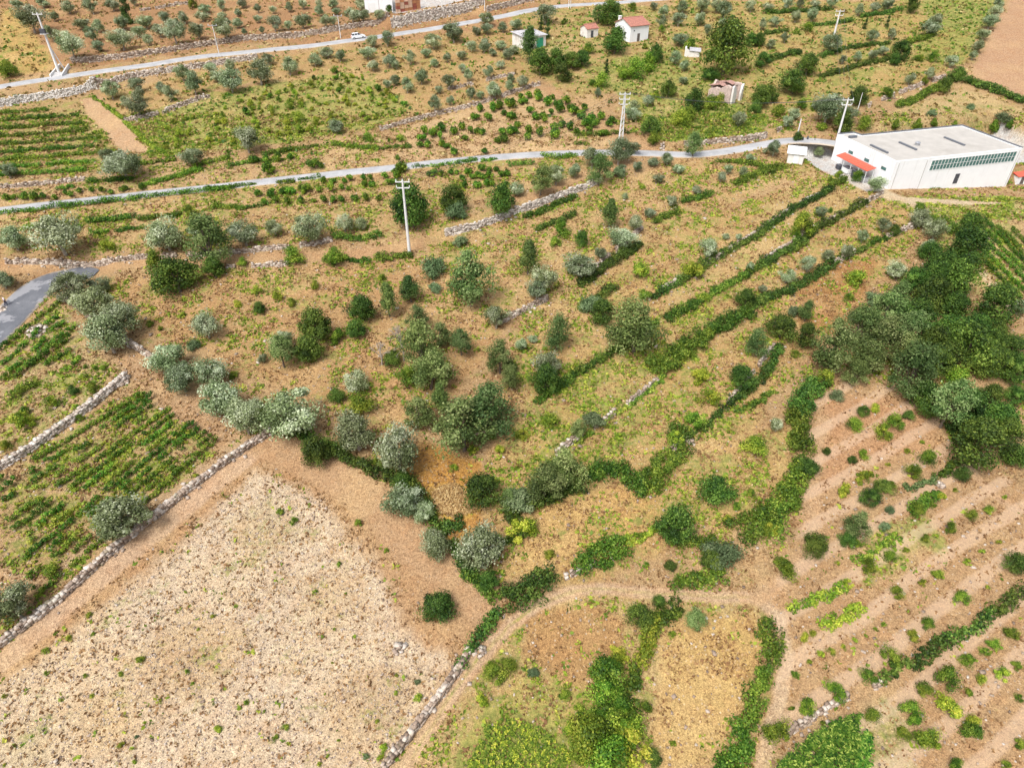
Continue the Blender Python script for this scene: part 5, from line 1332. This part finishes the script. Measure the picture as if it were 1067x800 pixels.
# small broken hut
e = place(empty('broken_hut'), B_HUT); tag(e, 'tiny broken white hut with grey slab roof above the ruin', 'hut')
lx, ly = B_HUT[4], B_HUT[5]
ragged((0, 0), (lx, 0), .4, [2.2, 1.6, 1.2, 1.3, 1.1], M_OLDWHITE); ragged((0, ly), (0, .41), -.4, [1.9, 2.4, 2.5, 2.2], M_OLDWHITE); ragged((lx, .41), (lx, ly), .4, [1.1, 1.4, 1.5], M_OLDWHITE)
V = [(.8, -.2, 1.5), (lx + .3, -.2, 1.35), (lx + .3, ly, 1.75), (.8, ly, 1.9)]
MB().add(V + [(x, y, z + .15) for x, y, z in V], [(3,2,1,0),(4,5,6,7),(0,1,5,4),(1,2,6,5),(2,3,7,6),(3,0,4,7)]).obj('slab_roof', M_SHEETG, e)
# white kiosk by the yard
e = place(empty('white_kiosk'), B_KIOSK); tag(e, 'small white shed with sloping white roof left of the warehouse', 'shed')
lx, ly = B_KIOSK[4], B_KIOSK[5]
MB().box(0, lx, 0, ly, -.8, 2.1).obj('wall', M_OLDWHITE, e)
V = [(-.35, -.3, 2.12), (lx + .35, -.3, 2.12), (lx + .35, ly + .3, 2.7), (-.35, ly + .3, 2.7)]
MB().add(V + [(x, y, z + .12) for x, y, z in V], [(3,2,1,0),(4,5,6,7),(0,1,5,4),(1,2,6,5),(2,3,7,6),(3,0,4,7)]).obj('roof', M_WHITE, e)
MB().box(lx * .35, lx * .7, -.05, .02, 0, 1.8).obj('door', M_FRAME, e)
# white depot cut by the top of the picture
e = place(empty('depot'), B_DEPOT); tag(e, 'white depot wall at the top edge beside stacked crates', 'depot')
lx, ly = B_DEPOT[4], B_DEPOT[5]
MB().box(0, lx, 0, ly, -1, 5).obj('wall', M_WHITE, e)
V = [(-.3, -.3, 5.02), (lx + .3, -.3, 5.02), (lx + .3, ly + .3, 5.6), (-.3, ly + .3, 5.6)]
MB().add(V + [(x, y, z + .15) for x, y, z in V], [(3,2,1,0),(4,5,6,7),(0,1,5,4),(1,2,6,5),(2,3,7,6),(3,0,4,7)]).obj('roof', M_SHEETG, e)
MB().box(lx * .5, lx * .5 + .12, -.08, .02, -.5, 4.8).obj('drainpipe', M_SHEETG, e)
d = MB().box(1.0, 3.2, -.06, .02, 0, 3.0).obj('door', M_FRAME, e); MB().box(1.2, 1.28, -.12, -.06, 1.1, 1.3).obj('handle', M_DARK, d)
# stacked crates
M_CR = [plain_mat('orange_crate', (.42, .19, .09), .6, .2, 2), plain_mat('red_crate', (.30, .09, .06), .6, .2, 2), plain_mat('pale_crate', (.60, .42, .30), .6, .2, 2)]
def crate_mesh(mat):
    mb = MB(); mb.box(-.6, .6, -.5, .5, 0, .08)
    for s in (-1, 1):
        for k in range(3):
            mb.box(-.6, .6, s * .5 - .03, s * .5 + .03, .09 + k * .26, .28 + k * .26); mb.box(s * .6 - .03, s * .6 + .03, -.46, .46, .09 + k * .26, .28 + k * .26)
    return mb.mesh('crate', mat)
CRM = [crate_mesh(x) for x in M_CR]
cx, cy, cz = ground_at([413, 438], [13.5, 9.0])
dvec = np.array([cx[1] - cx[0], cy[1] - cy[0]]); nc = 6
for i in range(nc):
    f = (i + .5) / nc; bx_, by_ = cx[0] + dvec[0] * f, cy[0] + dvec[1] * f; bz_ = float(hg(bx_, by_))
    for k in range(4):
        j = int(rng.integers(3)); o = link('crate', CRM[j], None, (bx_ + rng.uniform(-.05, .05), by_, bz_ - .02 + k * .87), math.atan2(dvec[1], dvec[0]) + rng.uniform(-.04, .04))
        tag(o, f"{('bottom', 'second lowest', 'second highest', 'top')[k]} crate of the {ORD[i]} stack from the left by the depot", 'crate', 'crates stacked beside the depot')

# ------------------------------------------------------------------ poles
def pole(px, py, top_py, label, kind='concrete', arms=2, r=.22):
    x, y, z = [float(v[0]) for v in ground_at(px, py)]
    hs = np.arange(2, 22, .05); _, pyy = project(np.full(len(hs), x), np.full(len(hs), y), z + hs); h = float(hs[np.argmin(abs(pyy - top_py))])
    e = tag(empty('utility_pole', (x, y, z)), label, 'pole')
    if kind == 'lattice':
        for sx in (-1, 1):
            for sy in (-1, 1): MB().tube((sx * .45, sy * .45, -.4), (sx * .12, sy * .12, h), .09, .07, 5).obj('leg', M_POLE, e)
        br = MB(); n = 9
        for i in range(n):
            t0, t1 = i / n, (i + 1) / n; a0, a1 = .45 - .33 * t0, .45 - .33 * t1
            for s in (-1, 1):
                br.tube((-a0, s * a0, h * t0), (a1, s * a1, h * t1), .05, .05, 4); br.tube((s * a0, -a0, h * t0), (s * a1, a1, h * t1), .05, .05, 4)
        br.obj('bracing', M_POLE, e)
    elif kind == 'thin': MB().tube((0, 0, -.4), (0, 0, h), r, r * .7, 7).obj('shaft', M_POLE, e)
    else: MB().tube((0, 0, -.4), (0, 0, h), r * 1.35, r * .75, 10).obj('shaft', M_POLE, e)
    for k in range(arms):
        zz = h - .35 - k * 1.05; a = MB().box(-1.25 + .2 * k, 1.25 - .2 * k, -.08, .08, zz, zz + .16).obj('crossarm', M_POLE if kind != 'thin' else M_STEEL, e)
        for s in (-1, 0, 1) if kind != 'thin' else (-1, 1): MB().tube((s * 1.1, 0, zz + .16), (s * 1.1, 0, zz + .55), .09, .06, 6).obj('insulator', M_FRAME, a)
    return e, (x, y, z, h)
PA = pole(427, 266.5, 188, 'tall white concrete pole with crossarms left of centre')
PB = pole(646.5, 149, 97, 'pale lattice pole beside the middle road', 'lattice', 3)
PC = pole(870.5, 151, 103, 'pale concrete pole at the entrance of the warehouse yard')
PD = pole(868.5, 39, 11, 'pale concrete pole on the upper right terraces')
e, (x, y, z, h) = pole(62, 77, 14, 'tall concrete pole with transformer above the upper road', arms=1, r=.26)
zz = h * .68
MB().box(-.55, .75, -.9, -.3, zz, zz + 1.1).obj('transformer', M_DARK, e, bevel=.06)
MB().box(-.7, .9, -1.0, .3, zz - .15, zz - .02).obj('platform', M_POLE, e)
MB().tube((1.2, 1.2, .1), (.1, .1, h * .45), .14, .12, 6).obj('brace', M_POLE, e)
e = tag(empty('concrete_steps', (x + .3, y - 1.2, float(hg(x + .3, y - 1.2)))), 'pale concrete steps and side walls at the foot of the tall pole', 'steps')
for s in (-1, 1):
    V = [(s * 1.5 - .15, -1.2, -.6), (s * 1.5 + .15, -1.2, -.6), (s * 1.5 + .15 - s * .3, 4.2, .2), (s * 1.5 - .15 - s * .3, 4.2, .2)]
    MB().add(V + [(q[0], q[1], q[2] + t_) for q, t_ in zip(V, (1.2, 1.2, 1.9, 1.9))], [(3,2,1,0),(4,5,6,7),(0,1,5,4),(1,2,6,5),(2,3,7,6),(3,0,4,7)]).obj('side_wall', M_POLE, e)
for i in range(4): MB().box(-1.3, 1.3, -1.0 + i * .5, -.5 + i * .5, -.5, .15 + i * .2).obj('step', M_GREYC, e)
pole(228.5, 57.5, 26, 'thin grey pole above the upper road at left', 'thin', 1, .11)
pole(355, 40, 16, 'thin grey pole just left of the white car', 'thin', 1, .11)
pole(505, 11, -12, 'thin white post beside the crate yard', 'thin', 1, .12)
pole(592.5, 9, -12, 'left of two thin white posts above the red roofed hut', 'thin', 0, .12)
pole(594.5, 9, -12, 'right of two thin white posts above the red roofed hut', 'thin', 0, .12)
pole(893, 117, 97, 'thin grey pole on the slope beside the warehouse yard', 'thin', 0, .10)
pole(831, 140, 124, 'short pale post by the roadside wall', 'thin', 0, .16)
for i, (px, py) in enumerate(((836, 147.5), (841, 146.5), (848, 149.5))):
    x, y, z = [float(v[0]) for v in ground_at(px, py)]
    e = tag(empty('bollard', (x, y, z)), f"{('left', 'middle', 'right')[i]} of three dark bollards on the warehouse yard", 'bollard', 'bollards on the yard')
    MB().tube((0, 0, -.1), (0, 0, .8), .22, .2, 8).obj('shaft', M_DARK, e); MB().tube((0, 0, .8), (0, 0, 1.0), .2, .08, 8).obj('cap', M_DARK, e)

# ------------------------------------------------------------------ the white car on the upper road
r = ROADS['upper']; x, y, z = [float(v[0]) for v in ground_at(374, 39)]
j = int(np.argmin(np.hypot(r['P'][:, 0] - x, r['P'][:, 1] - y))); tv = r['P'][min(j + 1, len(r['P']) - 1)] - r['P'][j - 1]; tv = tv / np.linalg.norm(tv)
cxy = r['P'][j] - np.array([-tv[1], tv[0]]) * -.9; slope = (r['z'][j + 1] - r['z'][j - 1]) / np.linalg.norm(r['P'][j + 1] - r['P'][j - 1])
e = tag(empty('car', (cxy[0], cxy[1], r['z'][j] + .05)), 'small white hatchback driving on the upper road', 'car')
e.rotation_euler = (0, -math.atan(slope), math.atan2(tv[1], tv[0]))
M_CAR = plain_mat('car_white', (.78, .79, .80), .25, .02, 1); M_WIN = plain_mat('car_glass', (.03, .035, .045), .08, .1, 2)
M_TYRE = plain_mat('tyre', (.03, .03, .03), .85, .1, 5); M_LAMP = plain_mat('lamp_glass', (.75, .75, .72), .15, .05, 3); M_TAIL = plain_mat('tail_lamp', (.5, .02, .02), .25, .05, 3)
prof = [(-2.0, .28), (-2.03, .62), (-1.95, .92), (-1.85, 1.02), (-.85, 1.06), (.9, 1.0), (1.35, .93), (1.92, .74), (2.03, .5), (2.0, .28)]
mb = MB(); n = len(prof); ws = [.84] * n
mb.add([(px, -.86, pz) for px, pz in prof] + [(px, .86, pz) for px, pz in prof], [list(range(n)), [n + i for i in range(n)][::-1]] + [((i+1) % n, i, n + i, n + (i+1) % n) for i in range(n)])
body = mb.obj('body', M_CAR, e, bevel=.09)
cab = [(-1.82, 1.0), (-1.55, 1.45), (-1.2, 1.5), (.1, 1.5), (.95, .98)]; k = len(cab)
def cabin(i0, sh, zt): pass
V = [(px, -(.80 if pz < 1.1 else .62), pz) for px, pz in cab] + [(px, (.80 if pz < 1.1 else .62), pz) for px, pz in cab]
MB().add(V, [list(range(k))[::-1], [k + i for i in range(k)]] + [(i, (i+1) % k, k + (i+1) % k, k + i) for i in range(k)]).obj('windows', M_WIN, e, bevel=.03)
MB().add([(px, s, pz + .015) for px, pz in ((-1.62, 1.44), (-1.2, 1.5), (.12, 1.5)) for s in (-.64, .64)] + [(px, s, pz + .05) for px, pz in ((-1.62, 1.44), (-1.2, 1.5), (.12, 1.5)) for s in (-.58, .58)],
         [(0,2,3,1),(2,4,5,3),(6,7,9,8),(8,9,11,10),(0,6,8,2),(2,8,10,4),(1,3,9,7),(3,5,11,9),(0,1,7,6),(4,10,11,5)]).obj('roof', M_CAR, e)
pl = MB()
for px_ in (-1.05, -.25):
    for s in (-1, 1): pl.tube((px_, s * .80, 1.0), (px_, s * .635, 1.5), .05, .05, 5)
pl.obj('pillars', M_CAR, e)
for px_ in (-1.28, 1.28):
    for s in (-1, 1):
        w = MB().tube((px_, s * .70, .30), (px_, s * .89, .30), .31, .31, 16).obj('tyre', M_TYRE, e); MB().tube((px_, s * .885, .30), (px_, s * .905, .30), .19, .17, 12).obj('rim', M_STEEL, w)
for s in (-1, 1):
    MB().box(1.86, 2.045, s * .62 - .17, s * .62 + .17, .58, .72).obj('headlight', M_LAMP, e); MB().box(-2.05, -1.9, s * .68 - .12, s * .68 + .12, .7, .95).obj('tail_light', M_TAIL, e)
    MB().box(.65, .85, s * .95 - .09, s * .95 + .09, 1.0, 1.13).obj('mirror', M_CAR, e)

# ------------------------------------------------------------------ the person at the grey road bend
def skin(name, verts, edges, radii, mat, parent, root=0, sub=2):
    me = bpy.data.meshes.new(name); me.from_pydata(verts, edges, []); me.materials.append(mat)
    o = link(name, me, parent); o.modifiers.new('skin', 'SKIN'); sv = me.skin_vertices[0].data
    for i, rr in enumerate(radii): sv[i].radius = (rr, rr) if not isinstance(rr, tuple) else rr; sv[i].use_root = i == root
    m_ = o.modifiers.new('sub', 'SUBSURF'); m_.levels = sub; m_.render_levels = sub; return o
M_SKIN = plain_mat('skin', (.50, .30, .21), .6, .05, 4); M_SHIRT = plain_mat('pale_pink_shirt', (.68, .58, .62), .8, .06, 5); M_NAVY = plain_mat('navy_cloth', (.025, .028, .06), .85, .1, 5); M_HAIR = plain_mat('dark_hair', (.03, .022, .018), .7, .2, 8)
x, y, z = [float(v[0]) for v in ground_at(7.5, 319)]
e = tag(empty('person', (x, y, z + .06), R_(-40)), 'person in pale shirt and dark trousers walking on the grey road', 'person')
e.scale = (1.08, 1.08, 1.08)
V = [(0,0,.95),(0,0,1.12),(0,.01,1.32),(0,.0,1.46),(0,.015,1.56),(0,.03,1.68),(.09,0,.90),(.10,.12,.50),(.10,.02,.10),(.10,.16,.04),(-.09,0,.90),(-.10,-.06,.50),(-.10,-.24,.12),(-.10,-.12,.04),(.19,0,1.42),(.25,-.05,1.15),(.25,.06,.92),(.25,.09,.82),(-.19,0,1.42),(-.25,.06,1.15),(-.25,.20,.95),(-.25,.24,.86)]
E_ = [(0,1),(1,2),(2,3),(3,4),(4,5),(0,6),(6,7),(7,8),(8,9),(0,10),(10,11),(11,12),(12,13),(2,14),(14,15),(15,16),(16,17),(2,18),(18,19),(19,20),(20,21)]
Rr = [.13,.125,.145,.06,.055,.10,.095,.062,.042,.04,.095,.062,.042,.04,.06,.046,.036,.034,.06,.046,.036,.034]
skin('body', V, E_, Rr, M_SKIN, e)
sh = [0,1,2,14,15,18,19]; mp_ = {a: i for i, a in enumerate(sh)}
skin('shirt', [V[i] for i in sh], [(0,1),(1,2),(2,3),(3,4),(2,5),(5,6)], [Rr[i] + .022 for i in sh], M_SHIRT, e)
tr_ = [0,6,7,8,10,11,12]
skin('trousers', [V[i] for i in tr_], [(0,1),(1,2),(2,3),(0,4),(4,5),(5,6)], [Rr[i] + .024 for i in tr_], M_NAVY, e)
skin('hair', [(0,.0,1.66),(0,.02,1.735),(0,.05,1.75)], [(0,1),(1,2)], [.095,.10,.07], M_HAIR, e)
def heap(px, py, n, rad, s0, tone, name, label, cat):
    x, y, z = [float(v[0]) for v in ground_at(px, py)]; C, S, A = [], [], []
    for _ in range(n):
        a, q = rng.uniform(0, 6.28), rad * math.sqrt(rng.random()); hh_ = max(0, 1 - q / rad) * s0 * rng.uniform(0, 2.0)
        C.append((q * math.cos(a), q * math.sin(a), float(hg(x + q * math.cos(a), y + q * math.sin(a))) - z + hh_ + s0 * .1)); s = s0 * rng.uniform(.5, 1.3); S.append((s * 1.3, s, s * .8)); A.append(rng.uniform(0, 6))
    e = tag(empty(name, (x, y, z)), label, cat); o = link('stones', stones_mesh('stones', C, S, A, tone), e); o['kind'] = 'stuff'
heap(2, 323, 18, .7, .35, .95, 'stone_heap', 'small pale stones at the left edge below the walking person', 'stones')
heap(38, 345, 60, 1.6, .40, .95, 'stone_heap', 'pale stone heap among the vine rows at left', 'stones')
heap(128, 397, 46, 1.0, .42, 1.0, 'stone_heap', 'white stone heap at the upper end of the rubble wall', 'stones')
heap(416, 676, 26, .75, .35, .95, 'stone_heap', 'grey stone heap on the stubble field', 'stones')
heap(500, 679, 22, .6, .32, .9, 'stone_heap', 'grey stone heap on the path beside the stubble field', 'stones')
heap(720, 462, 10, .5, .4, .6, 'stone_heap', 'reddish stones beside the hedge right of centre', 'stones')
heap(980, 506, 14, .5, .35, 1.0, 'stone_heap', 'white stones among the orchard rows', 'stones')
# bare branches standing in the grove
def bare_tree(px, py, h, label):
    x, y, z = [float(v[0]) for v in ground_at(px, py)]; e = tag(empty('dead_tree', (x, y, z)), label, 'tree'); mb = MB(); br = MB()
    mb.tube((0, 0, -.2), (.1, 0, h * .4), .16, .11, 6); mb.obj('trunk', M_BARKP, e)
    def grow(p, d, l, r, n):
        q = p + d * l; br.tube(p, q, r, r * .6, 5)
        if n:
            for _ in range(3): grow(q, (d + Vector((rng.normal(0, .5), rng.normal(0, .5), rng.normal(.05, .3)))).normalized(), l * .72, r * .6, n - 1)
    for _ in range(4): grow(Vector((.1, 0, h * .38)), Vector((rng.normal(0, .5), rng.normal(0, .5), 1)).normalized(), h * .28, .09, 3)
    br.obj('branches', M_BARKP, e)
bare_tree(421, 376, 5.5, 'pale leafless tree in the grove left of centre')
bare_tree(398, 380, 3.6, 'small pale leafless tree left of the grove')

# ------------------------------------------------------------------ crops that read as one mass
def crop(name, poly, n, hgt, leaf, kind, label, cat, blades=9, wide=.10):
    P = gbase(poly); lo, hi = P.min(0), P.max(0); xx = rng.uniform(lo[0], hi[0], n * 3); yy = rng.uniform(lo[1], hi[1], n * 3)
    k = pip(xx, yy, P); xx, yy = xx[k][:n], yy[k][:n]; zz = hg(xx, yy); V, F, A = [], [], []
    for x, y, z in zip(xx, yy, zz):
        hh_ = hgt * rng.uniform(.7, 1.15); q = rng.random()
        for b_ in range(blades):
            a = rng.uniform(0, 6.28); l = leaf * rng.uniform(.6, 1.2); z0_ = z + hh_ * rng.uniform(.15, .9); c_, s_ = math.cos(a), math.sin(a); i = len(V)
            V += [(x, y, z0_), (x + c_ * l * .5 - s_ * wide, y + s_ * l * .5 + c_ * wide, z0_ + l * .35), (x + c_ * l, y + s_ * l, z0_ + l * .05), (x + c_ * l * .5 + s_ * wide, y + s_ * l * .5 - c_ * wide, z0_ + l * .35)]
            F.append((i, i+1, i+2, i+3)); A += [min(1, max(0, q * .4 + rng.uniform(-.15, .75)))] * 4
    o = link(name, arr_mesh(name, V, F, LM[kind], False, {'leafrand': A})); return tag(o, label, cat, kind='stuff')
crop('maize', [(822,789),(845,770),(866,757),(894,749),(892,770),(886,812),(795,818)], 300, 1.9, .42, 'M', 'patch of tall leafy maize at the bottom right', 'maize', 16, .07)
crop('maize', [(893,772),(905,765),(908,812),(888,812)], 70, 1.0, .5, 'M', 'narrow strip of low green crop right of the maize', 'crop')
crop('yellow_flowers', [(483,806),(508,757),(530,748),(560,758),(590,778),(598,808)], 130, .7, .24, 'Y', 'dense yellow-green flowering weeds at the bottom left of centre', 'weeds', 9, .06)
crop('tall_grass', [(690,132),(735,112),(770,110),(795,122),(790,136),(720,148),(695,147)], 330, .6, .5, 'L', 'lush green grass in the hollow below the ruin', 'grass', 6, .10)
crop('straw_heap', [(450,512),(472,505),(495,520),(498,532),(470,540),(455,530)], 420, .4, .6, 'R', 'heap of golden straw at the corner below centre', 'straw', 9, .05)
crop('green_weeds', [(483,806),(508,757),(530,748),(560,758),(590,778),(598,808)], 420, .5, .28, 'L', 'green leaves between the yellow flowers at the bottom', 'weeds', 9, .07)
crop('yellow_weeds', [(0,520),(60,480),(145,418),(222,460),(165,520),(100,560),(40,610),(0,590)], 420, .35, .32, 'Y', 'yellow-green weeds between the vine rows of the lower left vineyard', 'weeds', 6, .09)
def cable(A, B, off, label, sag=1.6, r=.022):
    (x0, y0, z0, h0), (x1, y1, z1, h1) = A[1], B[1]; p0 = Vector((x0 + off, y0, z0 + h0 + .12)); p1 = Vector((x1 + off, y1, z1 + h1 + .12)); n = 16
    cu = bpy.data.curves.new('power_cable', 'CURVE'); cu.dimensions = '3D'; cu.bevel_depth = r; cu.bevel_resolution = 1
    sp = cu.splines.new('POLY'); sp.points.add(n); m_ = (p0 + p1) / 2
    for i in range(n + 1):
        t = i / n; q = p0.lerp(p1, t) - m_; sp.points[i].co = (q.x, q.y, q.z - sag * 4 * t * (1 - t), 1)
    me = bpy.data.objects.new('tmp', cu).to_mesh().copy(); me.name = 'power_cable'; me.materials.append(M_DARK)
    tag(link('power_cable', me, None, m_), label, 'cable', 'power cables')
for off, nm in ((-1.1, 'left'), (0, 'middle'), (1.1, 'right')):
    cable(PA, PB, off, f'{nm} sagging cable from the tall white pole to the lattice pole')
    cable(PB, PC, off, f'{nm} sagging cable from the lattice pole to the warehouse yard pole')
    cable(PC, PD, off, f'{nm} sagging cable from the yard pole to the far terrace pole')
